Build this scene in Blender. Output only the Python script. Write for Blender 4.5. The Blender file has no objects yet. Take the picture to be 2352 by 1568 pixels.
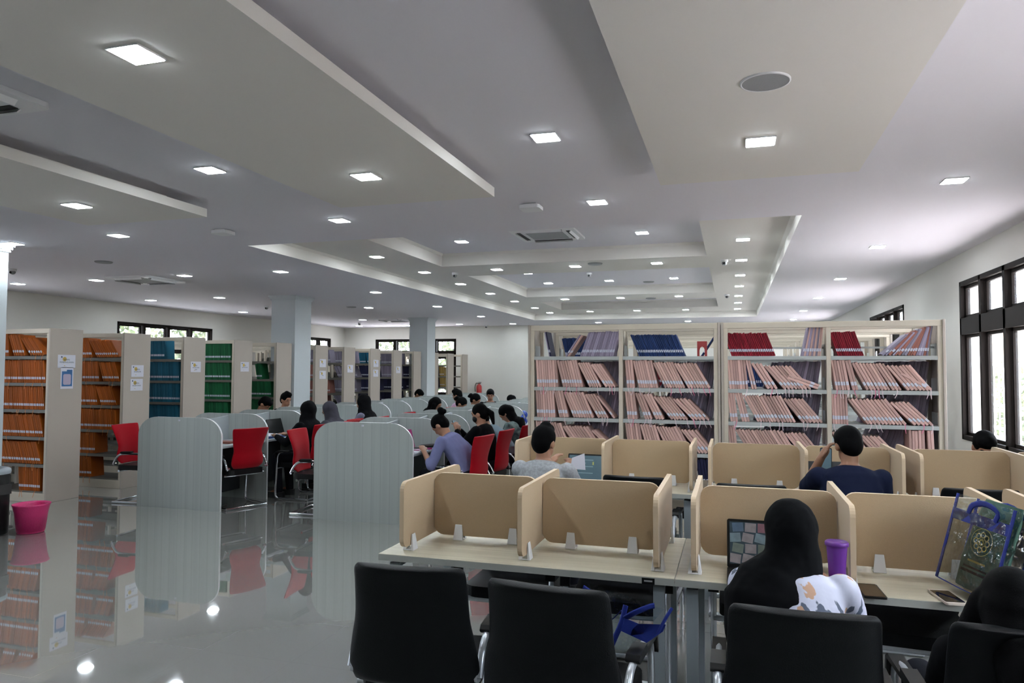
import bpy, math, random
from mathutils import Vector, Matrix
random.seed(7)
S = bpy.context.scene
col = S.collection
R = math.radians
# ------------------------------------------------------------------ camera
cam = bpy.data.cameras.new('camera'); camo = bpy.data.objects.new('camera', cam); col.objects.link(camo)
F, YAW, PIT, ROLL = 1655.97, -0.296813, 0.0405289, 0.00407452
cam.sensor_width = 36.0; cam.lens = F / 2352 * 36.0; cam.clip_start = .05; cam.clip_end = 300
fw = Vector((math.sin(YAW) * math.cos(PIT), math.cos(YAW) * math.cos(PIT), math.sin(PIT)))
rt = Vector((math.cos(YAW), -math.sin(YAW), 0)); up = rt.cross(fw)
r2 = rt * math.cos(ROLL) + up * math.sin(ROLL); u2 = -rt * math.sin(ROLL) + up * math.cos(ROLL)
camo.matrix_world = Matrix(((r2.x, u2.x, -fw.x, 0), (r2.y, u2.y, -fw.y, 0), (r2.z, u2.z, -fw.z, 1.65), (0, 0, 0, 1)))
S.camera = camo
# ------------------------------------------------------------------ world, sun, exposure
w = bpy.data.worlds.new('world'); S.world = w; w.use_nodes = True
bg = w.node_tree.nodes['Background']; bg.inputs[0].default_value = (.80, .90, 1, 1); bg.inputs[1].default_value = 6.5
sun = bpy.data.lights.new('sun', 'SUN'); sun.energy = 13; sun.angle = R(1); sun.color = (1, .93, .90)
so = bpy.data.objects.new('sun', sun); col.objects.link(so); so.rotation_euler = (R(14), R(24), 0)
S.view_settings.view_transform = 'Standard'; S.view_settings.look = 'None'; S.view_settings.gamma = 1
S.view_settings.use_curve_mapping = False; S.view_settings.exposure = 1.9
S.cycles.use_denoising = True; S.cycles.max_bounces = 10; S.cycles.diffuse_bounces = 5; S.cycles.glossy_bounces = 4
S.cycles.transparent_max_bounces = 12; S.cycles.sample_clamp_indirect = 6; S.cycles.caustics_reflective = False; S.cycles.caustics_refractive = False
LAMP = 46.0
# ------------------------------------------------------------------ materials
def mat(name, c, rough=.6, metal=0, spec=.5, noise=0, nscale=8, bump=0, bscale=60, sub=0, coat=0, emit=0, c2=None, stretch=None, alpha=1, trans=0, sheen=0):
    m = bpy.data.materials.new(name); m.use_nodes = True; nt = m.node_tree; b = nt.nodes['Principled BSDF']
    b.inputs['Base Color'].default_value = (*c, 1); b.inputs['Roughness'].default_value = rough; b.inputs['Metallic'].default_value = metal
    b.inputs['Specular IOR Level'].default_value = spec; b.inputs['Coat Weight'].default_value = coat; b.inputs['Alpha'].default_value = alpha
    b.inputs['Transmission Weight'].default_value = trans; b.inputs['Sheen Weight'].default_value = sheen
    tc = nt.nodes.new('ShaderNodeTexCoord'); src = tc.outputs['Object']
    if stretch:
        mp = nt.nodes.new('ShaderNodeMapping'); mp.inputs['Scale'].default_value = stretch; nt.links.new(src, mp.inputs[0]); src = mp.outputs[0]
    if noise or c2:
        n = nt.nodes.new('ShaderNodeTexNoise'); n.inputs['Scale'].default_value = nscale; n.inputs['Detail'].default_value = 4; nt.links.new(src, n.inputs[0])
        r = nt.nodes.new('ShaderNodeValToRGB'); nt.links.new(n.outputs['Fac'], r.inputs[0])
        d = c2 or tuple(x * (1 - noise) for x in c)
        r.color_ramp.elements[0].position = .35; r.color_ramp.elements[1].position = .65
        r.color_ramp.elements[0].color = (*d, 1); r.color_ramp.elements[1].color = (*c, 1); nt.links.new(r.outputs[0], b.inputs['Base Color'])
    if bump:
        n = nt.nodes.new('ShaderNodeTexNoise'); n.inputs['Scale'].default_value = bscale; nt.links.new(src, n.inputs[0])
        bp = nt.nodes.new('ShaderNodeBump'); bp.inputs['Strength'].default_value = bump; bp.inputs['Distance'].default_value = .01
        nt.links.new(n.outputs['Fac'], bp.inputs['Height']); nt.links.new(bp.outputs[0], b.inputs['Normal'])
    if emit: b.inputs['Emission Color'].default_value = (*c, 1); b.inputs['Emission Strength'].default_value = emit
    return m
M = {}
M['wall'] = mat('wall_paint', (.62, .61, .575), .8, bump=.03, bscale=30)
M['ceil'] = mat('ceiling_paint', (.715, .70, .755), .75, bump=.02, bscale=20)
M['panel'] = mat('cream_ceiling_paint', (.72, .695, .66), .75)
M['col'] = mat('column_paint', (.55, .59, .62), .5)
M['lamp'] = mat('lamp_diffuser', (.86, .95, 1), .5, emit=LAMP)
M['white'] = mat('white_plastic', (.75, .76, .78), .35)
M['grille'] = mat('grey_grille', (.30, .31, .32), .6, bump=.3, bscale=300)
M['dark'] = mat('dark_slot', (.02, .02, .02), .6)
M['frame'] = mat('dark_window_aluminium', (.010, .007, .006), .6, spec=.1)
M['steel'] = mat('cream_shelf_steel', (.58, .515, .42), .45)
M['steelend'] = mat('pale_end_panel', (.43, .375, .325), .5)
M['shelf'] = mat('grey_shelf_steel', (.42, .44, .43), .4)
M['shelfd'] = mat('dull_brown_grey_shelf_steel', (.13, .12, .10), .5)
M['tan'] = mat('tan_felt', (.47, .345, .215), .95, noise=.05, nscale=300, bump=.15, bscale=400, sheen=.2)
M['tanedge'] = mat('tan_edge_trim', (.60, .46, .31), .6)
M['wood'] = mat('pale_woodgrain_laminate', (.54, .50, .39), .38, c2=(.46, .42, .32), stretch=(.8, 14, 14), nscale=3)
M['deskedge'] = mat('desk_edge_band', (.36, .37, .34), .45)
M['greymetal'] = mat('grey_painted_metal', (.30, .34, .37), .35, spec=.5)
M['silver'] = mat('silver_painted_tube', (.55, .58, .62), .3, metal=.5)
M['chrome'] = mat('chrome', (.75, .76, .8), .08, metal=1)
M['leather'] = mat('black_leatherette', (.004, .0045, .0055), .5, spec=.16, bump=.12, bscale=220)
M['blackpl'] = mat('black_plastic', (.006, .006, .0065), .4, spec=.3)
M['red'] = mat('red_fabric', (.33, .003, .010), .9, spec=.08, bump=.1, bscale=500, sheen=.1)
M['carrel'] = mat('grey_green_striped_laminate', (.365, .395, .38), .42, c2=(.33, .355, .345), stretch=(9, 9, .12), nscale=2)
nt = M['carrel'].node_tree; b = nt.nodes['Principled BSDF']; src = b.inputs['Base Color'].links[0].from_socket; tc = nt.nodes.new('ShaderNodeTexCoord'); sx = nt.nodes.new('ShaderNodeSeparateXYZ'); nt.links.new(tc.outputs['Object'], sx.inputs[0])
def mth(op, a, v):
    n = nt.nodes.new('ShaderNodeMath'); n.operation = op; nt.links.new(a, n.inputs[0]); n.inputs[1].default_value = v; return n.outputs[0]
ln = mth('LESS_THAN', mth('FRACT', mth('MULTIPLY', sx.outputs[0], 9.2), 0), .07); hs = nt.nodes.new('ShaderNodeMix'); hs.data_type = 'RGBA'; hs.inputs[7].default_value = (.30, .325, .31, 1)
nt.links.new(ln, hs.inputs[0]); nt.links.new(src, hs.inputs[6]); nt.links.new(hs.outputs[2], b.inputs['Base Color'])
M['carrelw'] = mat('pale_blue_grey_laminate', (.38, .415, .44), .42)
M['deskdark'] = mat('dark_modesty_board', (.03, .035, .04), .5)
M['paper'] = mat('paper', (.66, .66, .74), .8)
M['ribbon'] = mat('pale_ribbon', (.72, .58, .62), .6)
M['ribbonp'] = mat('pink_ribbon', (.75, .20, .34), .6)
M['ribbono'] = mat('orange_ribbon', (.65, .2, .03), .6)
M['skin'] = mat('brown_skin', (.24, .115, .065), .55)
M['skinl'] = mat('light_brown_skin', (.34, .17, .105), .55)
M['hair'] = mat('black_hair', (.0014, .0014, .0018), .7, spec=.06, bump=.2, bscale=90, stretch=(6, 6, 1))
M['blackcloth'] = mat('black_cloth', (.003, .0032, .0042), .9, spec=.1, bump=.25, bscale=12)
def bookmat(n, c, c2):
    m = mat(n, c, .6, spec=.2, c2=c2, nscale=1.2, stretch=(1, 1, .3)); nt = m.node_tree; b = nt.nodes['Principled BSDF']; src = b.inputs['Base Color'].links[0].from_socket
    oi = nt.nodes.new('ShaderNodeObjectInfo'); mr = nt.nodes.new('ShaderNodeMapRange'); mr.inputs[3].default_value = .72; mr.inputs[4].default_value = 1.2; nt.links.new(oi.outputs['Random'], mr.inputs[0])
    hs = nt.nodes.new('ShaderNodeHueSaturation'); nt.links.new(mr.outputs[0], hs.inputs['Value']); nt.links.new(src, hs.inputs['Color']); nt.links.new(hs.outputs[0], b.inputs['Base Color']); return m
BC = {'pink': ((.68, .44, .40), (.52, .33, .29)), 'orange': ((.42, .10, .008), (.32, .07, .006)), 'blue': ((.022, .05, .17), (.016, .035, .12)),
      'green': ((.013, .13, .05), (.01, .095, .035)), 'red': ((.30, .012, .028), (.21, .01, .022)), 'teal': ((.012, .13, .22), (.01, .10, .17)),
      'grey': ((.30, .27, .35), (.22, .20, .27)), 'lilac': ((.40, .34, .46), (.30, .26, .36)), 'navy': ((.025, .025, .07), (.015, .015, .045)), 'salmon': ((.40, .17, .13), (.30, .12, .1)), 'yellow': ((.45, .32, .1), (.3, .2, .06))}
for k, v in BC.items(): M['b' + k] = bookmat(k + '_book_cover', *v)
M['pages'] = mat('book_pages', (.50, .44, .42), .9)
M['label'] = mat('white_spine_sticker', (.58, .60, .70), .6)
# ------------------------------------------------------------------ mesh builder
class MB:
    def __init__(s): s.v = []; s.f = []; s.m = []; s.sm = []
    def add(s, vs, fs, m=0, smooth=False, T=None):
        o = len(s.v)
        s.v += [tuple(T @ Vector(q)) for q in vs] if T else [tuple(q) for q in vs]
        for f in fs: s.f.append([i + o for i in f]); s.m.append(m); s.sm.append(smooth)
        return s
    def box(s, x0, x1, y0, y1, z0, z1, m=0, T=None):
        v = [(x, y, z) for z in (z0, z1) for y in (y0, y1) for x in (x0, x1)]
        return s.add(v, [(0, 2, 3, 1), (4, 5, 7, 6), (0, 1, 5, 4), (2, 6, 7, 3), (0, 4, 6, 2), (1, 3, 7, 5)], m, False, T)
    def prism(s, pts, d0, d1, axis='y', m=0, T=None, me=None):
        # 2D outline (a,b) extruded along axis; outline in (x,z) for 'y', (y,z) for 'x', (x,y) for 'z'
        n = len(pts)
        def P(a, b, d): return {'y': (a, d, b), 'x': (d, a, b), 'z': (a, b, d)}[axis]
        v = [P(a, b, d0) for a, b in pts] + [P(a, b, d1) for a, b in pts]
        s.add(v, [list(range(n))[::-1], [i + n for i in range(n)]], m, False, T)
        s.add(v, [(i, (i + 1) % n, (i + 1) % n + n, i + n) for i in range(n)], m if me is None else me, False, T)
        return s
    def loft(s, cs, rs, m=0, n=12, cap=True, T=None, side=None, smooth=True):
        cs = [Vector(c) for c in cs]; rs = [(r, r) if not hasattr(r, '__len__') else r for r in rs]
        v = []; pa = None
        for i, c in enumerate(cs):
            t = (cs[min(i + 1, len(cs) - 1)] - cs[max(i - 1, 0)]).normalized()
            a = Vector(side) if side else (pa if pa else (Vector((1, 0, 0)) if abs(t.x) < .9 else Vector((0, 1, 0))))
            a = (a - t * a.dot(t)).normalized(); pa = a; b = t.cross(a)
            for k in range(n):
                th = 2 * math.pi * k / n; v.append(c + a * (rs[i][0] * math.cos(th)) + b * (rs[i][1] * math.sin(th)))
        L = len(cs)
        fs = [(i * n + k, i * n + (k + 1) % n, (i + 1) * n + (k + 1) % n, (i + 1) * n + k) for i in range(L - 1) for k in range(n)]
        s.add(v, fs, m, smooth, T)
        if cap: s.add(v[:n], [list(range(n))[::-1]], m, False, T); s.add(v[-n:], [list(range(n))], m, False, T)
        return s
    def ell(s, c, r, m=0, n=14, k=9, T=None, rot=None):
        c = Vector(c); r = r if hasattr(r, '__len__') else (r, r, r); v = []
        Q = rot if rot else Matrix.Identity(3)
        for i in range(1, k):
            ph = math.pi * i / k
            for j in range(n):
                th = 2 * math.pi * j / n
                v.append(c + Q @ Vector((r[0] * math.sin(ph) * math.cos(th), r[1] * math.sin(ph) * math.sin(th), r[2] * math.cos(ph))))
        v += [c + Q @ Vector((0, 0, r[2])), c + Q @ Vector((0, 0, -r[2]))]; T0 = len(v) - 2
        fs = [(i * n + j, (i + 1) * n + j, (i + 1) * n + (j + 1) % n, i * n + (j + 1) % n) for i in range(k - 2) for j in range(n)]
        fs += [(T0, j, (j + 1) % n) for j in range(n)] + [(T0 + 1, (k - 2) * n + (j + 1) % n, (k - 2) * n + j) for j in range(n)]
        return s.add(v, fs, m, True, T)
    def caps(s, pts, rs, m=0, n=12, T=None):      # tapered limb with round joints
        for p, r in zip(pts, rs): s.ell(p, r if not hasattr(r, '__len__') else max(r), m, n, 8, T)
        for i in range(len(pts) - 1): s.loft([pts[i], pts[i + 1]], [rs[i], rs[i + 1]], m, n, True, T)
        return s
    def lathe(s, prof, m=0, n=24, T=None, c=(0, 0)):
        v = [(c[0] + r * math.cos(2 * math.pi * k / n), c[1] + r * math.sin(2 * math.pi * k / n), z) for r, z in prof for k in range(n)]
        L = len(prof)
        return s.add(v, [(i * n + k, i * n + (k + 1) % n, (i + 1) * n + (k + 1) % n, (i + 1) * n + k) for i in range(L - 1) for k in range(n)], m, True, T)
    def build(s, name, mats, parent=None, loc=None, rot=None):
        me = bpy.data.meshes.new(name); me.from_pydata(s.v, [], s.f)
        for mm in (mats if isinstance(mats, (list, tuple)) else [mats]): me.materials.append(M[mm] if isinstance(mm, str) else mm)
        me.polygons.foreach_set('material_index', s.m); me.polygons.foreach_set('use_smooth', s.sm); me.update()
        o = bpy.data.objects.new(name, me); col.objects.link(o)
        if parent: o.parent = parent
        if loc: o.location = loc
        if rot: o.rotation_euler = rot
        return o
def bev(o, wd=.004, seg=2):
    b = o.modifiers.new('bevel', 'BEVEL'); b.width = wd; b.segments = seg; b.limit_method = 'ANGLE'; b.angle_limit = R(40); return o
def rrect(x0, x1, z0, z1, r, n=5):
    out = []
    for cx, cz, a0 in ((x1 - r, z1 - r, 0), (x0 + r, z1 - r, 90), (x0 + r, z0 + r, 180), (x1 - r, z0 + r, 270)):
        for i in range(n + 1): a = R(a0 + 90 * i / n); out.append((cx + r * math.cos(a), cz + r * math.sin(a)))
    return out
def curve_pts(pts, n=5):       # Catmull-Rom through points
    P = [Vector(p) for p in pts]; P = [P[0] * 2 - P[1]] + P + [P[-1] * 2 - P[-2]]; out = []
    for i in range(1, len(P) - 2):
        for k in range(n):
            t = k / n; a, b, c, d = P[i - 1:i + 3]
            out.append(.5 * ((2 * b) + (c - a) * t + (2 * a - 5 * b + 4 * c - d) * t * t + (3 * b - a - 3 * c + d) * t ** 3))
    return out + [P[-2]]
def tag(o, label, cat, group=None, kind=None):
    if label: o['label'] = label
    if cat: o['category'] = cat
    if group: o['group'] = group
    if kind: o['kind'] = kind
    return o
def thing(name, label, cat, loc=(0, 0, 0), rz=0, group=None):
    o = bpy.data.objects.new(name, None); col.objects.link(o); o.empty_display_size = .05
    o.location = loc; o.rotation_euler = (0, 0, rz); return tag(o, label, cat, group)
def dup(o, loc=None, rz=None, label=None, group=None, parent=None):
    c = o.copy(); col.objects.link(c)
    if parent: c.parent = parent
    if loc is not None: c.location = loc
    if rz is not None: c.rotation_euler = (0, 0, rz)
    if label: c['label'] = label
    if group: c['group'] = group
    for ch in list(o.children): dup(ch, parent=c)
    return c
def struct(o, label=None): o['kind'] = 'structure'; return o
def nth(n):
    U = ['zeroth', 'first', 'second', 'third', 'fourth', 'fifth', 'sixth', 'seventh', 'eighth', 'ninth', 'tenth', 'eleventh', 'twelfth', 'thirteenth', 'fourteenth', 'fifteenth', 'sixteenth', 'seventeenth', 'eighteenth', 'nineteenth']
    return U[n] if n < 20 else ('twentieth' if n == 20 else 'thirtieth' if n == 30 else ('twenty-' if n < 30 else 'thirty-') + U[n % 10])
ORD = ['nearest', 'second', 'third', 'fourth', 'fifth', 'sixth', 'seventh', 'eighth', 'ninth', 'tenth', 'eleventh', 'twelfth', 'thirteenth']
# ------------------------------------------------------------------ room shell
XL, XR, YB, YF, H = -12.75, 2.65, 22.0, -5.0, 3.09
fl = mat('glossy_floor_tile', (.40, .40, .375), .035, spec=.9, noise=.03, nscale=3, coat=1); fl.node_tree.nodes['Principled BSDF'].inputs['Coat IOR'].default_value = 2.0; fl.node_tree.nodes['Principled BSDF'].inputs['Coat Roughness'].default_value = .02
nt = fl.node_tree; b = nt.nodes['Principled BSDF']; tc = nt.nodes.new('ShaderNodeTexCoord')
br = nt.nodes.new('ShaderNodeTexBrick'); br.offset = 0; br.inputs['Scale'].default_value = 1; br.inputs['Brick Width'].default_value = .6; br.inputs['Row Height'].default_value = .6
br.inputs['Mortar Size'].default_value = .0018; br.inputs['Color1'].default_value = (.255, .255, .24, 1); br.inputs['Color2'].default_value = (.25, .251, .236, 1); br.inputs['Mortar'].default_value = (.23, .23, .216, 1)
nt.links.new(tc.outputs['Object'], br.inputs[0]); nt.links.new(br.outputs[0], b.inputs['Base Color'])
o = MB().box(XL - .2, XR + .2, YF - .2, YB + .2, -.12, 0).build('floor', fl); struct(o)
def wall_with_holes(name, ax, pos, th, a0, a1, z1, holes, m='wall'):
    # wall in plane ax=pos (thickness th outward); holes (a,b,z0,z1)
    mb = MB(); hs = sorted(holes); e = a0
    def bx(p, q, u, v):
        if q - p < 1e-4 or v - u < 1e-4: return
        (mb.box(min(pos, pos + th), max(pos, pos + th), p, q, u, v) if ax == 'x' else mb.box(p, q, min(pos, pos + th), max(pos, pos + th), u, v))
    for p, q, u, v in hs: bx(e, p, 0, z1); bx(p, q, 0, u); bx(p, q, v, z1); e = q
    bx(e, a1, 0, z1); return struct(mb.build(name, m))
WT = 2.745
rw = [(-5 + .0, -2.05, .85, WT), (.95, 3.95, .85, WT), (6.95, 9.93, .85, WT), (12.93, 15.9, .85, WT), (18.6, 21.4, .85, WT)]
lw = [(.4, 3.4, .85, 2.69), (6.4, 9.4, .85, 2.69), (12.42, 15.4, .85, 2.69), (18.4, 21.1, .85, 2.69)]
bw = [(-11.56, -8.64, .85, 2.69)]
wall_with_holes('wall_right', 'x', XR, .2, YF - .2, YB + .2, H + .5, rw[1:])
wall_with_holes('wall_left', 'x', XL, -.2, YF - .2, YB + .2, H + .5, lw)
wall_with_holes('wall_back', 'y', YB, .2, XL, XR, H + .5, bw)
wall_with_holes('wall_front', 'y', YF, -.2, XL, XR, H + .5, [])
struct(MB().box(-7.0, -5.85, YB - .06, YB - .001, 0, H - .001).build('trim_1', 'wall'))
gl = mat('window_glass', (.9, .95, 1), .02, trans=0, alpha=.12)
def window(name, ax, pos, a0, a1, z0, z1, inward, n=4):
    # frame with deep jambs, mullions, a transom and slim sashes
    def bx(mb, p, q, u, v, d0, d1, m=0):
        d0, d1 = pos + inward * d0, pos + inward * d1; lo, hi = min(d0, d1), max(d0, d1)
        mb.box(lo, hi, p, q, u, v, m) if ax == 'x' else mb.box(p, q, lo, hi, u, v, m)
    f = MB(); a, b_, c, d = a0 + .002, a1 - .002, z0 + .002, z1 - .002; t = .055
    zt = z0 + (z1 - z0) * .66
    for q in ((a, a + t, c, d), (b_ - t, b_, c, d), (a, b_, c, c + t), (a, b_, d - t, d), (a, b_, zt, zt + .2)): bx(f, *q, -.09, .012)
    for i in range(1, n):
        x = a + (b_ - a) * i / n; bx(f, x - .034, x + .034, c, d, -.09, .012)
    fo = f.build(name, 'frame'); struct(fo)
    s_ = MB(); g = MB(); w_ = (b_ - a) / n
    for i in range(n):
        for u, v in ((c + t, zt), (zt + .2, d - t)):
            p, q = a + w_ * i + .055, a + w_ * (i + 1) - .055
            for e in ((p, p + .035, u, v), (q - .035, q, u, v), (p, q, u, u + .035), (p, q, v - .035, v)): bx(s_, *e, -.075, -.035)
            bx(g, p + .03, q - .03, u + .03, v - .03, -.057, -.053)
    s_.build('sash', 'frame', fo); g.build('glass_pane', gl, fo)
k = 1
for h in rw[1:]: window('window_%d' % k, 'x', XR, h[0], h[1], h[2], h[3], -1); k += 1
for h in lw: window('window_%d' % k, 'x', XL, h[0], h[1], h[2], h[3], 1); k += 1
for h in bw: window('window_%d' % k, 'y', YB, h[0], h[1], h[2], h[3], -1); k += 1
# ceiling: main plane with the big recess, a second level with three square wells
def holed_plane(mb, x0, x1, y0, y1, z, holes, th=.05, m=0):
    xs = sorted({x0, x1, *[h[0] for h in holes], *[h[1] for h in holes]}); ys = sorted({y0, y1, *[h[2] for h in holes], *[h[3] for h in holes]})
    for i in range(len(xs) - 1):
        for j in range(len(ys) - 1):
            cx, cy = (xs[i] + xs[i + 1]) / 2, (ys[j] + ys[j + 1]) / 2
            if any(h[0] < cx < h[1] and h[2] < cy < h[3] for h in holes): continue
            mb.add([(xs[i], ys[j], z), (xs[i + 1], ys[j], z), (xs[i + 1], ys[j + 1], z), (xs[i], ys[j + 1], z)], [(0, 3, 2, 1)], m)
def well(mb, h, z0, z1, m=0):
    x0, x1, y0, y1 = h; c = .035
    q = [(x0, y0), (x1, y0), (x1, y1), (x0, y1)]; q2 = [(x0 + c, y0 + c), (x1 - c, y0 + c), (x1 - c, y1 - c), (x0 + c, y1 - c)]
    for A, B, u, v in ((q, q, z0, z1 - c), (q, q2, z1 - c, z1)):
        for i in range(4):
            j = (i + 1) % 4; mb.add([(*A[i], u), (*A[j], u), (*B[j], v), (*B[i], v)], [(0, 1, 2, 3)], m)
REC = (-5.38, .62, 7.07, 19.8); SQ = [(-4.29, -.33, 7.75, 10.3), (-4.29, -.33, 11.45, 15.1), (-4.29, -.33, 16.25, 18.45)]; Z2, Z3 = 3.255, 3.45
mb = MB(); holed_plane(mb, XL, XR, YF, YB, H, [REC]); c1 = struct(mb.build('ceiling', 'ceil'))
mb = MB(); well(mb, REC, H, Z2); holed_plane(mb, REC[0], REC[1], REC[2], REC[3], Z2, SQ); struct(mb.build('ceiling_recess', 'panel'))
for i, h in enumerate(SQ):
    mb = MB(); well(mb, h, Z2, Z3); holed_plane(mb, *h, Z3, [], m=1); struct(mb.build('ceiling_well', ['panel', 'ceil']))
struct(MB().box(XL - .2, XR + .2, YF - .2, YB + .2, 3.6, 3.7).build('ceiling_roof_slab', 'wall'))
HP = 2.945
for i, (x0, x1) in enumerate(((-.47, .79), (-2.985, -1.69), (-5.56, -4.267), (-8.1, -6.85))):
    mb = MB().box(x0, x1, YF + .3, 5.06, HP, HP + .07).box(x0 + .22, x1 - .22, YF + .5, 4.84, HP + .07, H + .001)
    struct(mb.build('ceiling_panel', 'panel'))
# columns with a small flared capital
for (x, y) in ((-8.03, 5.7), (-8.03, 12.0), (-7.93, 18.05)):
    mb = MB().box(x - .53, x, y, y + .55, 0, H)
    for e, u in ((.015, 3.0), (.03, 3.03), (.045, 3.06)): mb.box(x - .53 - e, x + e, y - e, y + .55 + e, u, H + .0005)
    struct(mb.build('column', 'col'))
# ------------------------------------------------------------------ ceiling lamps
mb = MB(); sz, t = .080, .006
for q in ((-sz, sz, -sz, -sz + t), (-sz, sz, sz - t, sz), (-sz, -sz + t, -sz, sz), (sz - t, sz, -sz, sz)): mb.box(*q, -.008, 0)
L0 = thing('ceiling_light', 'x', 'light'); mb.build('lamp_frame', 'white', L0)
MB().box(-sz + t, sz - t, -sz + t, sz - t, -.010, 0).build('diffuser', 'lamp', L0)
rows = [('on the dropped panel above the tan desks', HP, [(.16, 1.2), (.16, 4.23)]), ('on the wide dropped panel nearest the middle', HP, [(-2.33, .9), (-2.33, 2.33), (-2.33, 4.27)]),
    ('on the far dropped panel', HP, [(-4.95, 2.3), (-4.95, 4.4)]), ('between the two dropped panels', H, [(-1.09, 4.25), (-1.09, 6.03)]),
    ('between the middle and far dropped panels', H, [(-3.59, 4.28), (-3.6, 6.09)]), ('along the window wall of the tan desks', H, [(1.6, 3.05), (1.6, 6.08), (1.6, 9.08), (1.6, 12.05), (1.6, 15.1), (1.6, 18.15), (1.6, 21.1)]),
    ('in the ceiling line over the carrel aisle', H, [(-6.31, 6.13), (-6.32, 9.06), (-6.29, 11.95), (-6.33, 14.95), (-6.37, 18.0), (-6.42, 21.07)]),
    ('in the ceiling line over the bookcase ends', H, [(-7.90, 6.20), (-8.02, 9.05), (-8.0, 14.86), (-8.1, 20.9)]), ('in the ceiling line above the dark bookcases', H, [(-9.84, 9.15), (-9.81, 12.04), (-10.1, 18.42), (-9.95, 21.1)]),
    ('in the ceiling line beside the farthest wall windows', H, [(-11.56, 9.18), (-11.59, 12.13), (-11.67, 15.2), (-11.61, 20.95)]), ('along the end wall strip beyond the recess', H, [(-1.21, 21.14), (-3.78, 21.09)]),
    ('in the carrel-side edge of the big ceiling recess', Z2, [(-4.8, y) for y in (7.5, 9.14, 10.79, 12.43, 14.14, 15.89, 17.67, 19.24)]),
    ('in the bookcase-side edge of the big ceiling recess', Z2, [(.133, y) for y in (7.5, 9.12, 10.8, 12.5, 14.1, 15.9, 17.5, 19.2)]),
    ('between the first and second square wells', Z2, [(-3.56, 10.8), (-2.29, 10.78), (-1.06, 10.78)]), ('between the second and third square wells', Z2, [(-3.57, 15.7), (-2.33, 15.72), (-1.08, 15.67)]),
    ('at the far end of the big recess', Z2, [(-3.65, 19.1), (-2.4, 19.12), (-1.15, 19.15)]), ('inside the first square well', Z3, [(-3.6, 9.35), (-1.11, 9.38)]),
    ('inside the second square well, front line', Z3, [(-3.6, 12.72), (-2.33, 12.65), (-1.06, 12.66)]), ('inside the second square well, back line', Z3, [(-3.6, 14.3), (-2.33, 14.2), (-1.07, 14.14)])]
first = True
for nm, z, pts in rows:
    for i, (x, y) in enumerate(pts):
        lb = 'square light %s, %s of its line' % (nm, ORD[i] if i else ('nearest' if len({p[0] for p in pts}) < 3 else 'first'))
        if first: L0.location = (x, y, z); L0['label'] = lb; L0['group'] = 'square recessed ceiling lights'; first = False
        else: dup(L0, (x, y, z), 0, lb, 'square recessed ceiling lights')
# ------------------------------------------------------------------ ceiling fittings
def aircon(loc, label):
    t = thing('ceiling_air_conditioner', label, 'air conditioner', loc, 0, 'cassette air conditioners')
    bev(MB().prism(rrect(-.42, .42, -.42, .42, .04), -.03, -.002, 'z').build('fascia', 'white', t), .006)
    for a in range(4):
        T = Matrix.Rotation(a * math.pi / 2, 4, 'Z')
        MB().box(-.26, .26, .30, .35, -.034, -.028, T=T).build('air_slot', 'dark', t)
        MB().box(-.26, .26, -.004, .004, -.001, .05, T=T @ Matrix.Translation((0, .345, -.055)) @ Matrix.Rotation(R(-40), 4, 'X')).build('louvre', 'white', t)
    MB().prism(rrect(-.24, .24, -.24, .24, .02), -.036, -.03, 'z').build('intake_grille', 'grille', t)
aircon((-3.95, 2.55, H), 'white cassette air conditioner partly hidden above the wide dropped ceiling panel')
aircon((-8.95, 9.25, H), 'white cassette air conditioner in the flat ceiling above the orange shelves')
aircon((-9.15, 18.5, H), 'white cassette air conditioner near the end wall window')
aircon((-2.3, 9.1, Z3), 'white cassette air conditioner inside the first square ceiling well')
sp = thing('ceiling_speaker', 'large round grey ceiling speaker on the dropped panel above the desks', 'speaker', (.15, 3.36, HP))
MB().lathe([(.108, 0), (.108, -.006), (.101, -.008), (.099, -.004)], n=40).build('rim', 'white', sp)
MB().lathe([(0.0001, -.007), (.105, -.006)], n=40).build('speaker_grille', 'grille', sp)
def disc(loc, r, label, m='grille'):
    tag(MB().lathe([(.0001, -.02), (r * .9, -.018), (r, -.006), (r, 0)], n=28).build('ceiling_diffuser', m, loc=loc), label, 'speaker', 'small round ceiling speakers')
disc((-8.06, 7.6, H), .11, 'small round grey speaker flush in the ceiling over the orange shelves')
disc((-8.3, 14.6, H), .11, 'small round grey speaker flush in the ceiling beside the middle column')
disc((-1.95, 10.6, Z2), .11, 'small round grey speaker between the first two square wells')
disc((-1.6, 14.6, Z3), .11, 'small round grey speaker inside the second square well')
disc((-1.7, 15.95, Z2), .11, 'small round grey speaker between the second and third square wells')
def router(loc, label):
    t = thing('wifi_access_point', label, 'wifi router', loc, 0, 'ceiling wifi access points')
    bev(MB().prism(rrect(-.09, .09, -.09, .09, .03), -.045, -.014, 'z').build('housing', 'white', t), .01, 3)
    MB().box(-.06, .06, -.06, .06, -.014, 0).build('mounting_plate', 'white', t)
router((-1.66, 5.98, H), 'white square wifi box on the ceiling past the dropped panels')
router((-5.02, 6.2, H), 'white square wifi box on the ceiling toward the columns')
def cctv(loc, label, rz=0):
    t = thing('security_camera', label, 'camera', loc, rz, 'ceiling security cameras')
    MB().lathe([(.05, 0), (.05, -.03), (.045, -.035), (.0001, -.035)]).build('camera_base', 'white', t)
    MB().ell((0, 0, -.045), .038).build('camera_ball', 'grille', t); MB().ell((0, -.03, -.055), .018).build('lens', 'dark', t)
cctv((-9.93, 7.8, H), 'small grey dome camera on the ceiling by the near column'); cctv((-10.05, 13.9, H), 'small grey dome camera on the ceiling above the green shelves')
cctv((-10.8, 19.5, H), 'small grey dome camera beside the far air conditioner'); cctv((-7.5, 21.7, H), 'small dark dome camera on the ceiling at the end wall')
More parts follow.
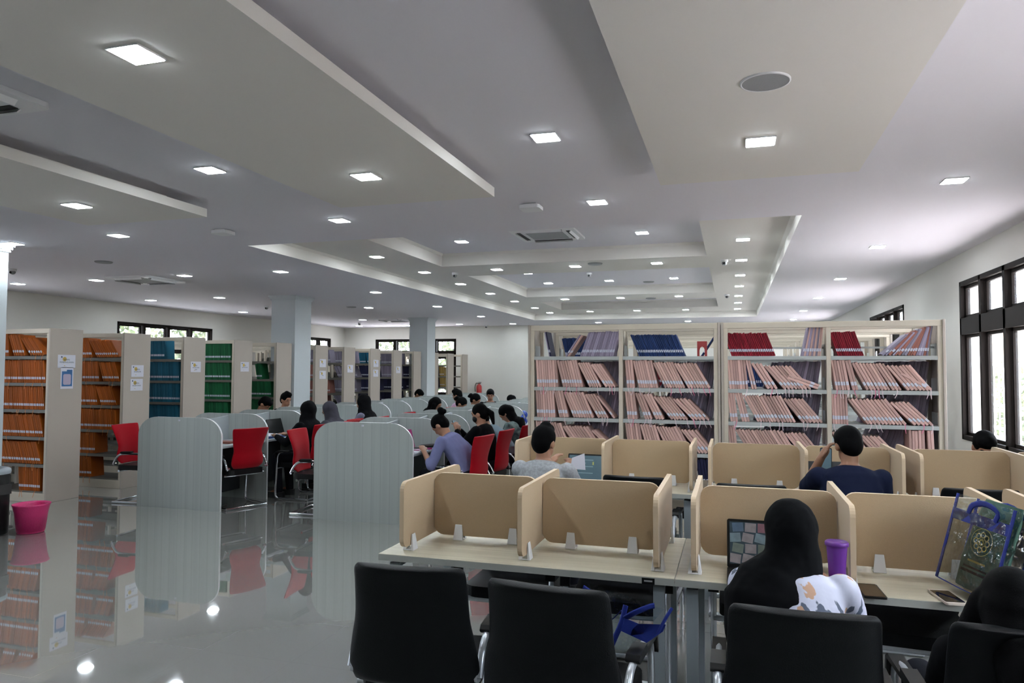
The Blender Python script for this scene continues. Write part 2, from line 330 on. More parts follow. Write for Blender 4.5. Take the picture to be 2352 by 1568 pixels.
cctv((-4.35, 11.0, Z2), 'small white dome camera at the carrel side of the first square well'); cctv((-.1, 10.75, Z2), 'small white dome camera by the bookcase-side corner of the first square well')
cctv((-2.5, 13.0, Z3), 'small black dome camera inside the second square well'); cctv((-.1, 15.6, Z2), 'small white dome camera by the second square well corner')
# ------------------------------------------------------------------ outside
M['gnd'] = mat('pale_paving', (.60, .56, .56), .9); M['hedge'] = mat('hedge_leaves', (.015, .03, .006), .8, c2=(.08, .10, .03), nscale=7)
struct(tag(MB().box(XR + .25, 60, -30, 60, -.35, -.15).box(-60, XL - .25, -30, 60, -.35, -.15).box(XL - .25, XR + .25, YB + .25, 60, -.35, -.15).build('ground', 'gnd'), 'pale paving around the building', 'ground'))
struct(MB().box(XR + .2, XR + 1.3, YF, YB + 1, 3.45, 3.6).box(XL - 1.3, XL - .2, YF, YB + 1, 3.45, 3.6).build('added_sun_overhang', 'wall'))  # unseen eaves overhang, added to keep direct sun out of the windows
def leafy(name, x0, x1, y0, y1, z0, z1, n, label):
    mb = MB()
    for i in range(n):
        c = Vector((random.uniform(x0, x1), random.uniform(y0, y1), random.uniform(z0, z1))); a = Vector([random.gauss(0, 1) for _ in range(3)]).normalized() * random.uniform(.05, .14); b_ = a.orthogonal().normalized() * .07
        mb.add([c - a, c + b_, c + a, c - b_], [(0, 1, 2, 3)])
    tag(mb.build(name, 'hedge'), label, 'hedge', kind='stuff')
leafy('hedge', 6.6, 7.6, -2, 46, -.2, 1.9, 9000, 'sunlit green hedge behind the railing outside the side windows')
leafy('hedge', -17.2, -16.0, 4, 27, -.2, 4.2, 9000, 'sunlit green hedge outside the windows behind the shelves')
leafy('hedge', -14, -5, 26.5, 27.5, -.2, 3.2, 4500, 'sunlit green hedge outside the end wall window')
rl = thing('railing', 'white metal railing in front of the hedge outside', 'railing', (5.6, 20, -.15))
mb = MB()
for z in (.55, .95, 1.05, 1.95): mb.box(-.03, .03, -20, 24, z, z + .06)
mb.build('rail', 'white', rl)
mb = MB()
for i in range(146): mb.box(-.012, .012, -20 + i * .3, -19.98 + i * .3, 0, 1.98)
mb.build('baluster', 'white', rl)['kind'] = 'stuff'
tag(MB().box(11, 16, -10, 90, -.15, 3.4).box(10.8, 16.2, -10, 90, 3.4, 3.6).build('building', mat('tan_outer_wall', (.34, .27, .20), .9)), 'tan neighbouring building wall beyond the hedge', 'building')
# ------------------------------------------------------------------ bookcases
BZ = [.13, .46, .795, 1.134, 1.465, 1.80]
def bookcase(x0, x1, y, bays, label, group, rail=(), board='shelf'):
    t = thing('bookcase', label, 'bookcase', ((x0 + x1) / 2, y, 0), 0, group); hw = (x1 - x0) / 2; d = .45
    mb = MB()
    for yy in (0, d - .04):
        mb.box(-hw, hw, yy, yy + .04, 2.092, 2.15); mb.box(-hw, hw, yy, yy + .04, 0, .118)
        for i in range(bays + 1):
            x = -hw + 2 * hw * i / bays; sw = .042; a = max(-hw, x - sw / 2) if i else -hw; a = min(a, hw - sw); mb.box(a, a + sw, yy, yy + .04, .118, 2.092)
    bev(mb.build('frame', 'steel', t), .003, 1)
    for i in range(bays + 1):
        x = -hw + 2 * hw * i / bays
        if i in (0, bays):
            o = bev(MB().box(-.012, .012, -.012, d + .012, 0, 2.155).build('end_panel', 'steelend', t, (x + (.012 if i else -.012), 0, 0)), .003, 1)
        else: MB().box(-.01, .01, .16, .29, .12, 2.09).build('upright', 'steel', t, (x, 0, 0))
    for bz in BZ:
        for i in range(bays):
            a = -hw + 2 * hw * i / bays + .022; b_ = a + 2 * hw / bays - .044
            mb = MB().box(a, b_, .004, d - .004, bz - .012, bz + .008).box(a, b_, .002, .012, bz - .03, bz + .008).box(a, b_, d - .012, d - .002, bz - .03, bz + .008)
            for x in (a, b_ - .003): mb.box(x, x + .003, .12, .33, bz + .008, bz + .13)
            mb.build('shelf_board', board, t)
    for i in rail:
        a = -hw + 2 * hw * i / bays + .022; b_ = a + 2 * hw / bays - .044
        MB().box(a, b_, .20, .205, BZ[5] + .085, BZ[5] + .105).build('book_stop_rail', 'shelf', t)
    return t
def make_book(kind, w_, h, d, sticker=None, sz=.045):
    # covers wrap a page block; origin is the bottom corner at the spine
    c = w_ * .22; mb = MB().prism([(0, .006), (c * .35, .0012), (c, 0), (w_ - c, 0), (w_ - c * .35, .0012), (w_, .006)], 0, h, 'z').box(0, .0025, .006, d, 0, h).box(w_ - .0025, w_, .006, d, 0, h).box(.0025, w_ - .0025, .006, d - .006, .004, h - .004, 1)
    if sticker == 'in': mb.box(c * .6, w_ - c * .6, -.0008, .002, sz, sz + .030, 2)
    me = mb.build(kind + '_book', ['b' + kind, 'pages', 'label']); col.objects.unlink(me)
    return me
LBL = MB().prism([(.01, .005), (.09, .0008), (.22, -.0006), (.78, -.0006), (.91, .0008), (.99, .005), (.78, .002), (.22, .002)], 0, .036, 'z'); lbl_me = LBL.build('spine_label', 'label'); col.objects.unlink(lbl_me)
rb = []
for s_ in (1, -1, .4):
    mb = MB(); P = curve_pts([(0, -.004, .004), (0, -.016, -.012), (.004 * s_, -.019, -.045), (.016 * s_, -.016, -.082)], 4)
    for i in range(len(P) - 1):
        a, b_ = P[i], P[i + 1]; q = Vector((.0032, 0, 0)); mb.add([a - q, a + q, b_ + q, b_ - q], [(0, 1, 2, 3)]); mb.add([a - q + Vector((0, .0006, 0)), a + q + Vector((0, .0006, 0)), b_ + q + Vector((0, .0006, 0)), b_ - q + Vector((0, .0006, 0))], [(3, 2, 1, 0)])
    for mm in ('ribbon', 'ribbonp', 'ribbono'): o = mb.build('ribbon', mm); col.objects.unlink(o); rb.append(o)
PROTO = {}; NB = {}
def proto(kind, w_, h, d, st):
    k = (kind, round(w_, 4), round(h, 3), d, st)
    if k not in PROTO: PROTO[k] = make_book(kind, w_, h, d, st)
    return PROTO[k]
def put_book(kind, w_, h, d, x, y, z, a, label, group, child=False, rib=0, st='in'):
    NB[kind] = NB.get(kind, 0) + 1
    o = proto(kind, w_, h, d, None if child else st).copy(); col.objects.link(o)
    if a < 0: z += w_ * math.sin(-a); 
    o.location = (x, y, z); o.rotation_euler = (0, -a, 0); tag(o, label, 'book', group)
    if child:
        c = lbl_me.copy(); col.objects.link(c); c.parent = o; c.scale = (w_, 1, 1); c.location = (0, 0, .046 + random.uniform(-.002, .002))
    if rib and random.random() < rib:
        c = random.choice([rb[0], rb[3], rb[6], rb[0], rb[3], rb[1], rb[4]] if kind == 'pink' else [rb[2], rb[5]]).copy(); col.objects.link(c); c.parent = o; c.location = (w_ / 2, 0, 0); c.rotation_euler = (0, a + random.uniform(-.2, .2), 0)
    return o
def row(kind, x0, x1, y, z, groups, label, group, h=.297, wd=.0245, d=.215, child=False, rib=0, jit=.0015):
    # groups of (count, lean in degrees toward -x, optional gap); lean grows wedge gaps like real leaning books
    x = x0; pa = None; pw = None; n0 = 0
    for g in groups:
        n, deg = g[0], g[1]; x += g[2] if len(g) > 2 else 0
        for i in range(n):
            w_ = wd * random.choice((.85, 1, 1, 1.15)); a = R(deg + (random.uniform(-.5, .5))); hh = h + random.choice((-.006, -.002, 0, .003))
            k = kind if isinstance(kind, str) else random.choice(kind)
            if pa is None: xx = x + (hh * math.sin(a) if a > 0 else 0)
            elif a >= 0:
                gap = hh * (math.sin(a) - math.cos(a) * math.tan(pa)) if a > pa else 0
                xx = x + pw / math.cos(pa) + max(gap, 0) + .0004
            else: xx = x + pw / math.cos(pa) + .0004
            if len(g) > 2 and i == 0 and pa is not None: xx = max(xx, x + pw)
            if xx + w_ / max(math.cos(a), .2) + (hh * math.sin(-a) if a < 0 else 0) > x1: return n0
            put_book(k, w_, hh, d, xx, y + random.uniform(0, .006), z, a, label + ', %s from the left' % nth(n0 + 1), group, child, rib)
            x = xx; pa = a; pw = w_; n0 += 1
    return n0
def rrow(kind, x0, x1, y, z, n, deg, label, group, h=.285, wd=.02, d=.21, ddeg=0, st='in'):
    # books leaning toward +x, filled from the right end
    x = x1
    for i in range(n):
        w_ = wd * random.choice((.8, 1, 1.2)); a = R(deg + ddeg * i + random.uniform(-.6, .6)); k = kind if isinstance(kind, str) else random.choice(kind)
        if i == 0: x -= h * math.sin(a)
        x -= w_ / math.cos(a)
        if x < x0: return
        put_book(k, w_, h + random.choice((-.004, 0, .004)), d, x, y + random.uniform(0, .008), z, -a, label + ', %s from the right' % nth(i + 1), group, st=st)
BAY = [(-2.085, -1.16), (-1.10, -.165), (-.055, .865), (.925, 1.845)]; BN = ['first', 'second', 'third', 'fourth']; Y0 = 7.7; RP = 1.18
for k in range(6):
    for u, (a, b_) in enumerate(((-2.14, -.143), (-.087, 1.90))):
        bookcase(a, b_, Y0 + RP * k, 2, ('cream steel double bookcase of pink theses, ' + ('carrel-side unit' if u == 0 else 'window-side unit with book stop rails')) if k == 0 else
                 'cream steel bookcase %s behind the pink thesis bookcases, %s unit' % (ORD[k], 'carrel-side' if u == 0 else 'window-side'), 'cream bookcases behind the tan desks', rail=(0, 1) if u and k == 0 else ())
G = {4: [[(9, 4), (8, 14), (5, 27), (4, 34), (6, 41)], [(3, 5), (8, 13), (8, 26), (8, 30), (6, 41)], [(7, 5), (2, 12), (3, 31), (8, 40)], [(5, 9), (2, 13), (3, 27), (4, 28), (3, 31), (8, 38)]],
     3: [[(8, 4), (4, 13), (8, 23), (4, 31), (8, 39)], [(4, 6), (3, 21), (3, 27), (6, 38), (5, 44)], [(3, 6), (3, 14), (13, 28), (7, 38)], [(6, 2), (11, 36), (7, 45)]],
     2: [[(5, 8), (6, 21), (9, 36), (4, 48)], [(6, 8), (6, 16), (8, 27), (7, 38)], [(3, 6), (16, 31), (6, 38)], [(8, 32), (6, 42)]]}
RN = {5: 'top', 4: 'second', 3: 'third', 2: 'fourth', 1: 'fifth', 0: 'bottom'}
for r_ in (4, 3, 2):
    for b_ in range(4):
        row('pink', BAY[b_][0], BAY[b_][1], Y0 + .006, BZ[r_] + .0085, G[r_][b_], 'pink thesis on the %s shelf, %s bay of front bookcases' % (RN[r_], BN[b_]), 'pink theses on the %s shelf of the %s bay' % (RN[r_], BN[b_]), child=True, rib=.42)
def lay(kind, x, z, deg, w_, label): put_book(kind, w_, .297, .215, x, Y0 + .006, z, R(deg), label, None, True, 0)
for i in range(2): lay('pink', .80 + i * .012, BZ[4] + .012 + i * .026, 70, .026, 'pink thesis fallen almost flat at the end of the third bay, %s one' % ('lower', 'upper')[i])
lay('pink', 1.79, BZ[4] + .012, 59, .028, 'pink thesis tipped against the end stile of the fourth bay')
row('pink', 1.60, 1.845, Y0 + .006, BZ[2] + .0085, [(5, 1), (2, 2, .02)], 'upright pink thesis ending the fourth shelf of the fourth bay', 'upright pink theses in the fourth bay', child=True, rib=.3)
# grey books standing on the far side of the same shelves
for r_ in (4, 3, 2):
    for b_ in range(4):
        rrow(['grey', 'lilac', 'grey'], BAY[b_][0] + (.35 if r_ == 4 else .25), BAY[b_][1], Y0 + .232, BZ[r_] + .0085, 22, 9, 'grey-lilac book behind the pink theses, %s shelf of the %s bay' % (RN[r_], BN[b_]), 'grey-lilac books behind the %s shelf of the %s bay' % (RN[r_], BN[b_]), h=.285, wd=.026, ddeg=.6, st=None)
# top shelf
zt = BZ[5] + .0085
row(['lilac', 'lilac', 'navy'], -1.99, -1.9, Y0 + .02, zt, [(3, 11)], 'thin lilac book leaning alone at the start of the top shelf', 'thin books at the start of the top shelf', h=.275, wd=.013)
rrow('lilac', -1.60, -1.165, Y0 + .05, zt, 24, 13, 'lilac-grey book packed on the top shelf of the first bay', 'lilac-grey books on the top shelf of the first bay', h=.278, wd=.0145, ddeg=.3)
rrow(['lilac', 'pink'], -1.82, -1.55, Y0 + .05, zt, 3, 34, 'pale book slanting beside the lilac row on the top shelf', 'slanting pale books on the top shelf', h=.272, wd=.016)
row('blue', -1.06, -.35, Y0 + .14, zt, [(26, 23)], 'navy blue book leaning on the top shelf of the second bay', 'navy books on the top shelf of the second bay', h=.25, wd=.0155)
rrow('blue', -.33, -.17, Y0 + .16, zt, 3, 33, 'blue book leaning behind the red bookend', 'blue books behind the red bookend', h=.24, wd=.016)
row('red', -.09, .43, Y0 + .03, zt, [(27, 20)], 'crimson book leaning on the top shelf of the third bay', 'crimson books on the top shelf of the third bay', h=.25, wd=.0155)
rrow(['lilac', 'grey', 'pink'], .6, .865, Y0 + .03, zt, 9, 5, 'grey-white binder at the end of the top shelf, third bay', 'grey-white binders on the top shelf of the third bay', h=.285, wd=.02, ddeg=.8)
row('red', .92, 1.24, Y0 + .03, zt, [(19, 18)], 'bright crimson book on the top shelf of the fourth bay', 'crimson books on the top shelf of the fourth bay', h=.25, wd=.0155)
rrow(['lilac', 'grey', 'grey', 'salmon', 'lilac'], 1.17, 1.83, Y0 + .03, zt, 16, 9, 'mixed-colour slanting book on the top shelf of the fourth bay', 'mixed books on the top shelf of the fourth bay', h=.285, wd=.022, ddeg=2.6)
be = MB().prism([(-.05, 0), (-.05, .155), (.05, .155), (.05, 0), (.026, 0), (.026, .06), (.018, .088), (0, .1), (-.018, .088), (-.026, .06), (-.026, 0)], 0, .004, 'y').box(-.05, .05, .004, .1, 0, .003)
tag(be.build('bookend', mat('red_enamel', (.32, .035, .035), .5), loc=(-.30, Y0 + .02, zt)), 'red arched metal bookend on the top shelf of the second bay', 'bookend')
row('navy', -1.0, -.17, Y0 + .02, BZ[1] + .0085, [(24, 8)], 'dark navy book on the fifth shelf seen between the tan desks', 'dark navy books on the fifth shelf', h=.28, wd=.03, rib=0)
for i in range(6): put_book('lilac', .022, .297, .21, -.18, Y0 + .02, BZ[0] + .009 + i * .023, R(90), 'white volume lying flat in the pile on the bottom shelf, %s from the bottom' % nth(i + 1), 'flat pile of white volumes')
for b_ in (0, 1, 2): row(['blue', 'red', 'blue'][b_], BAY[b_][0] + .02, BAY[b_][1] - (.5, .1, .3)[b_], Y0 + RP + .02, BZ[4] + .0085 if b_ else zt, [(16, 14)], '%s book on the bookcase just behind the front one, %s bay' % (('blue', 'red', 'blue')[b_], BN[b_]), 'coloured books on the second bookcase, %s bay' % BN[b_], h=.26, wd=.02)
# shelves of the far aisle: end panels face the carrels
PX = -8.09; BX0, BX1 = -9.055, -8.15
plan = [(0, 6.86, {5: ['orange', [(9, 5), (6, 22), (8, 40)]], 4: ['orange', [(30, 7)]], 3: ['orange', [(30, 6)]], 2: ['orange', [(28, 16)]], 1: ['orange', [(28, 20)]], 0: ['orange', [(12, 4, .5)]]}),
        (1, 8.0, {5: ['orange', [(10, 18), (12, 34)]], 4: ['orange', [(17, 5), (9, 20)]], 3: ['orange', [(16, 10), (9, 24)]], 2: ['orange', [(28, 6)]], 1: ['orange', [(16, 3)]], 0: ['orange', [(14, 5)]]}),
        (2, 9.14, {5: ['teal', [(20, 3)]], 4: ['teal', [(30, 3)]], 3: ['teal', [(30, 3)]], 2: ['teal', [(30, 5)]]}),
        (3, 10.32, {5: ['green', [(29, 3)]], 4: ['green', [(29, 6)]], 3: ['green', [(29, 5)]], 2: ['green', [(28, 4)]]}),
        (4, 11.5, {4: ['green', [(7, 4), (4, 10, .3)]], 3: ['green', [(28, 4)]], 2: ['green', [(28, 5)]]}),
        (5, 12.8, {5: ['grey', [(16, 6)]], 4: ['salmon', [(6, 10), (5, 12)]], 3: ['salmon', [(20, 8)]], 2: ['salmon', [(16, 4)]]}),
        (6, 13.93, {5: ['grey', [(20, 10)]], 4: ['salmon', [(12, 14)]], 3: ['salmon', [(20, 8)]], 2: ['salmon', [(18, 4)]]}),
        (7, 15.13, {5: ['grey', [(18, 8)]], 4: ['grey', [(16, 26)]], 3: ['grey', [(20, 3)]], 2: ['grey', [(12, 30)]]}),
        (8, 16.32, {5: ['teal', [(7, 2), (8, 12)]], 4: ['navy', [(16, 12)]], 3: ['navy', [(20, 4)]], 2: ['navy', [(18, 4)]]}),
        (9, 17.5, {5: ['grey', [(20, 4)]], 4: ['lilac', [(18, 3)]], 3: ['navy', [(22, 3)]], 2: ['navy', [(20, 4)]]}), (10, 18.7, {4: ['navy', [(20, 4)]], 3: ['navy', [(20, 4)]]}),
        (11, 19.9, {4: ['navy', [(20, 4)]], 3: ['navy', [(20, 4)]]}), (12, 21.1, {4: ['yellow', [(12, 4)]], 3: ['yellow', [(12, 8)]]})]
CN = {'orange': 'orange', 'teal': 'teal blue', 'green': 'dark green', 'grey': 'grey', 'salmon': 'salmon pink', 'navy': 'dark navy', 'lilac': 'pale grey', 'yellow': 'yellow-brown'}
for k, y, rows_ in plan:
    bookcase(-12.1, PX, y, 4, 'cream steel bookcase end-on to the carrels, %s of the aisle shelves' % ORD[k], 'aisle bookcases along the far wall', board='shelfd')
    for r_, (c, g) in rows_.items():
        nm = '%s book on the %s shelf of the %s aisle bookcase' % (CN[c], RN[r_], ORD[k])
        row(c, BX0, BX1, y + .01, BZ[r_] + .0085, g, nm, nm.replace('book ', 'books ', 1), h=.29 if c != 'orange' else .285, wd=.0285, rib=.18 if c == 'orange' and k < 2 else 0)
print('BOOKS', NB)
def textobj(s_, size, parent, loc, m, rot=(0, 0, 0)):
    cu = bpy.data.curves.new('lettering', 'FONT'); cu.body = s_; cu.size = size; cu.align_x = 'CENTER'; cu.extrude = .0002; cu.materials.append(M[m])
    tmp = bpy.data.objects.new('lettering_curve', cu); me = bpy.data.meshes.new_from_object(tmp); bpy.data.objects.remove(tmp)
    if not len(me.vertices): return None
    o = bpy.data.objects.new('lettering', me); col.objects.link(o); o.parent = parent; o.location = loc; o.rotation_euler = rot; return o
M['ink'] = mat('dark_blue_ink', (.06, .09, .14), .6); M['yel'] = mat('yellow_print', (.55, .38, .08), .6); M['blu'] = mat('blue_print', (.03, .13, .33), .6); M['pinkp'] = mat('pale_pink_print', (.45, .38, .50), .6)
def sheet(y, z, lines, label, wd=.21, kind=0):
    # sheet taped on an end panel, facing +x
    t = thing('notice_sheet', label, 'sign', (PX + .0285, y, z), 0, 'paper notices on the aisle bookcase ends')
    T = Matrix.Rotation(math.pi / 2, 4, 'Z') @ Matrix.Rotation(math.pi / 2, 4, 'X')
    h = .165 if not kind else .27
    MB().box(-wd / 2, wd / 2, -h / 2, h / 2, -.003, .0005, T=T).build('paper', 'paper', t)
    Rz = (math.pi / 2, 0, math.pi / 2)
    if kind:
        MB().prism(rrect(-.075, .075, -.105, .085, .002), .0006, .001, 'z', T=T).prism(rrect(-.005, .075, .08, .105, .002), .0006, .001, 'z', T=T).build('printed_border', 'blu', t)
        MB().prism(rrect(-.056, .056, -.085, .05, .022), .0012, .0016, 'z', T=T).build('printed_box', 'pinkp', t)
    else:
        MB().lathe([(.0001, .0008), (.028, .0008)], n=24, T=T @ Matrix.Translation((-.03, .028, 0))).build('printed_disc', 'yel', t)
        MB().lathe([(.0001, .0008), (.011, .0008)], n=12, T=T @ Matrix.Translation((-.073, .055, 0))).build('printed_crest', 'ink', t)
        MB().lathe([(.0001, .0008), (.01, .0008)], n=12, T=T @ Matrix.Translation((-.03, -.055, 0)) @ Matrix.Scale(.4, 4, (0, 1, 0))).build('printed_mark', 'yel', t)
        for i, s_ in enumerate(lines): textobj(s_, .027, t, (.0012, 0, .012 - i * .032), 'ink', Rz)
ycs = [7.085, 8.225, 9.365, 10.545, 0, 13.025, 14.155, 15.355, 16.545]
sheet(ycs[0], 1.745, ['SKRIPSI', 'PEMBANGUNAN'], 'white notice reading SKRIPSI PEMBANGUNAN on the nearest aisle bookcase end', .25)
sheet(ycs[0] + .01, 1.535, [], 'white notice with a blue printed border below the first sign', .18, 1)
sheet(ycs[1], 1.625, ['SKRIPSI', 'EKONOMI'], 'white notice reading SKRIPSI EKONOMI on the second aisle bookcase end', .22)
sheet(ycs[1] - .01, 1.43, ['SKRIPSI', 'AKUNTANSI'], 'white notice reading SKRIPSI AKUNTANSI, lower sheet on the second bookcase end', .22)
sheet(ycs[2] + .02, 1.69, ['TESIS', 'AKUNTANSI', '2019'], 'white notice with three printed lines on the third aisle bookcase end', .22)
sheet(ycs[3] + .03, 1.70, ['TESIS', 'AKUNTANSI'], 'white notice with yellow disc on the fourth aisle bookcase end', .22)
sheet(ycs[5] + .03, 1.79, ['', 'D III'], 'upper white notice on the first bookcase end past the column', .24)
sheet(ycs[5] + .03, 1.55, ['', 'TESIS'], 'lower white notice on the first bookcase end past the column', .24)
sheet(ycs[6] + .02, 1.68, ['', 'SKRIPSI'], 'white notice on the second bookcase end past the column', .24)
sheet(ycs[7] + .02, 1.81, ['', 'SKRIPSI'], 'upper white notice on the third bookcase end past the column', .24)
sheet(ycs[7] + .01, 1.58, ['', 'TESIS'], 'lower white notice on the third bookcase end past the column', .24)
sheet(ycs[8] + .02, 1.66, ['', 'SKRIPSI'], 'white notice on the fourth bookcase end past the column', .24)
# ------------------------------------------------------------------ tan desks with felt dividers
def felt(mb_pts, d0, d1, axis, parent, loc):
    o = MB().prism(mb_pts, d0, d1, axis, 0, me=1).build('divider_panel', ['tan', 'tanedge'], parent, loc); return bev(o, .004, 2)
def clamp(parent, loc, rz=0):
    mb = MB()
    for s_ in (1, -1):
        mb.add([(-.027, s_ * .014, 0), (.027, s_ * .014, 0), (.027, s_ * .03, 0), (-.027, s_ * .03, 0), (-.019, s_ * .014, .08), (.019, s_ * .014, .08), (.019, s_ * .018, .08), (-.019, s_ * .018, .08)],
               [(0, 1, 2, 3), (4, 7, 6, 5), (0, 4, 5, 1), (2, 6, 7, 3), (0, 3, 7, 4), (1, 5, 6, 2)][::1])
    mb.box(-.027, .027, -.014, .014, 0, .006)
    return bev(mb.build('clamp', 'white', parent, loc, (0, 0, rz)), .002, 2)
def tan_desk(x0, x1, yc, crosses, label, skip_near=()):
    t = thing('study_desk', label, 'desk', ((x0 + x1) / 2, yc, 0), 0, 'tan partitioned study desks'); cx = (x0 + x1) / 2; hw = (x1 - x0) / 2 - .0015; D = .40
    bev(MB().box(-hw, hw, -D, D, .726, .75).build('desktop', 'wood', t), .002)
    MB().box(-hw, hw, -D - .0015, -D, .718, .748).box(-hw, hw, D, D + .0015, .718, .748).box(-hw - .001, -hw, -D, D, .72, .748).build('edge_band', 'deskedge', t)
    for sx in (-1, 1):
        for sy in (-1, 1): MB().box(-.025, .025, -.02, .02, 0, .70).build('leg', 'greymetal', t, (sx * (hw - .07), sy * (D - .055), 0))
        MB().box(-.02, .02, -D + .06, D - .06, .68, .724).build('cross_rail', 'greymetal', t, (sx * (hw - .07), 0, 0))
    MB().box(-hw + .1, hw - .1, -.015, .015, .66, .72).build('beam', 'greymetal', t)
    for x in crosses:
        felt(rrect(-.385, .385, .778, 1.10, .045), -.011, .011, 'x', t, (x - cx, 0, 0))
        for s_ in (-1, 1): clamp(t, (x - cx, s_ * .28, .751), math.pi / 2)
    for a, b_ in zip(crosses[:-1], crosses[1:]):
        felt(rrect(a + .014 - cx, b_ - .014 - cx, .772, 1.10, .055), -.011, .011, 'y', t, (0, 0, 0))
        for f in (.26, .76): clamp(t, (a + (b_ - a) * f - cx, 0, .751))
    return t
DK = [tan_desk(-1.675, -.2475, 3.64, (-1.558, -.955, -.33), 'tan partitioned desk in the front row, nearest the open floor'),
      tan_desk(-.2475, 1.165, 3.64, (-.168, .466, 1.08), 'tan partitioned desk in the front row where the woman in black hijab sits'),
      tan_desk(1.167, 2.58, 3.64, (1.243, 1.88, 2.5), 'tan partitioned desk in the front row, next to the window wall'),
      tan_desk(-1.72, -.255, 5.87, (-1.64, -.95, -.30), 'tan partitioned desk in the second row with the man in grey'),
      tan_desk(-.252, 1.158, 5.84, (-.165, .49, 1.10), 'tan partitioned desk in the second row with the man in navy'),
      tan_desk(1.16, 2.57, 5.84, (1.21, 1.85, 2.5), 'tan partitioned desk in the second row, next to the window wall')]
t = DK[0]; MB().box(-.028, .028, -.0035, -.0015, -.013, .013).build('sticker', 'blackpl', t, (.60, -.40, .731)); MB().box(-.018, .018, -.0042, -.0036, -.003, .004).build('sticker_print', 'grille', t, (.60, -.40, .731))
# ------------------------------------------------------------------ chairs
def back_mesh(prof, th, m, name, parent, seam=False):
    # prof: list of (z, halfwidth, y)
    mb = MB(); n = 9; rows_ = []
    Ls = curve_pts([(z, hw, y) for z, hw, y in prof], 5)
    vs = []; L = len(Ls)
    for side in (0, 1):
        for i, (z, hw, y) in enumerate(Ls):
            for k in range(n):
                u = -1 + 2 * k / (n - 1); edge = (1 - abs(u) ** 6) ; e2 = min(1, min(i, L - 1 - i) / 2.0 + .35)
                t_ = th * (.35 + .65 * edge) * e2
                vs.append((u * hw, y - .045 * (1 - u * u) * .6 + (t_ / 2 if side else -t_ / 2), z))
    q = L * n; fs = []
    for i in range(L - 1):
        for k in range(n - 1):
            a = i * n + k; fs += [(a, a + 1, a + n + 1, a + n), (q + a, q + a + n, q + a + n + 1, q + a + 1)]
    for i in range(L - 1): a = i * n; fs += [(a, a + n, q + a + n, q + a), (a + n - 1, q + a + n - 1, q + a + 2 * n - 1, a + 2 * n - 1)]
    for k in range(n - 1): fs += [(k, q + k, q + k + 1, k + 1), ((L - 1) * n + k, (L - 1) * n + k + 1, q + (L - 1) * n + k + 1, q + (L - 1) * n + k)]
    mb.add(vs, fs, 0, True); o = mb.build(name, m, parent); s_ = o.modifiers.new('subsurf', 'SUBSURF'); s_.levels = 1; s_.render_levels = 2; return o
def make_chair(kind):
    blk = kind == 'black'; t = thing('office_chair' if blk else 'visitor_chair', 'x', 'chair')
    if blk: back_mesh([(.43, .245, -.225), (.50, .268, -.235), (.60, .256, -.245), (.70, .236, -.26), (.82, .230, -.28), (.885, .226, -.298), (.908, .21, -.302)], .065, 'leather', 'backrest', t)
    else: back_mesh([(.47, .16, -.20), (.52, .205, -.225), (.60, .205, -.235), (.68, .185, -.235), (.78, .205, -.25), (.90, .232, -.285), (.945, .235, -.30), (.955, .22, -.302)], .055, 'red', 'backrest', t)
    bev(MB().prism(rrect(-.235, .235, -.23, .235, .07), .405, .465, 'z').build('seat', 'leather' if blk else 'blackpl', t), .02, 3)
    tube = 'silver' if blk else 'chrome'; r = .0145
    for s_ in (-1, 1):
        x = s_ * .262
        P = curve_pts([(x, -.235, .48), (x, -.20, .545), (x, -.14, .598), (x, 0, .610), (x, .12, .608), (x, .19, .58), (x, .215, .50), (x, .225, .3), (x, .235, .09), (x, .21, .022), (x, .12, .016), (x, -.1, .016), (x, -.235, .016)], 4)
        MB().loft(P, [r] * len(P), n=8).build('side_frame', tube, t)
        mb = MB().prism([(.02, .62), (.20, .62), (.235, .60), (.245, .53), (.23, .525), (.215, .597), (-.11, .606), (-.13, .62), (-.11, .637), (.02, .640)][::-1], x - .026, x + .026, 'x')
        bev(mb.build('armrest', 'blackpl', t), .008, 3)
        MB().loft([(x, -.235, .48), (x * .88, -.225, .48)], [r * 1.3, r * 1.3], n=8).build('arm_bolt', tube, t)
    for y, z in ((-.235, .016), (.225, .395), (-.16, .395)): MB().loft([(-.262, y, z), (.262, y, z)], [r] * 2, n=8).build('cross_bar', tube, t)
    return t
def place_chair(proto_, first, x, y, deg, label, group):
    if not first[0]: o = proto_; first[0] = 1; o.location = (x, y, 0); o.rotation_euler = (0, 0, R(deg)); o['label'] = label; o['group'] = group; return o
    return dup(proto_, (x, y, 0), R(deg), label, group)
bc, fb = make_chair('black'), [0]; rc, fr = make_chair('red'), [0]
GB = 'black office chairs at the tan desks'; GR = 'red visitor chairs at the carrels'
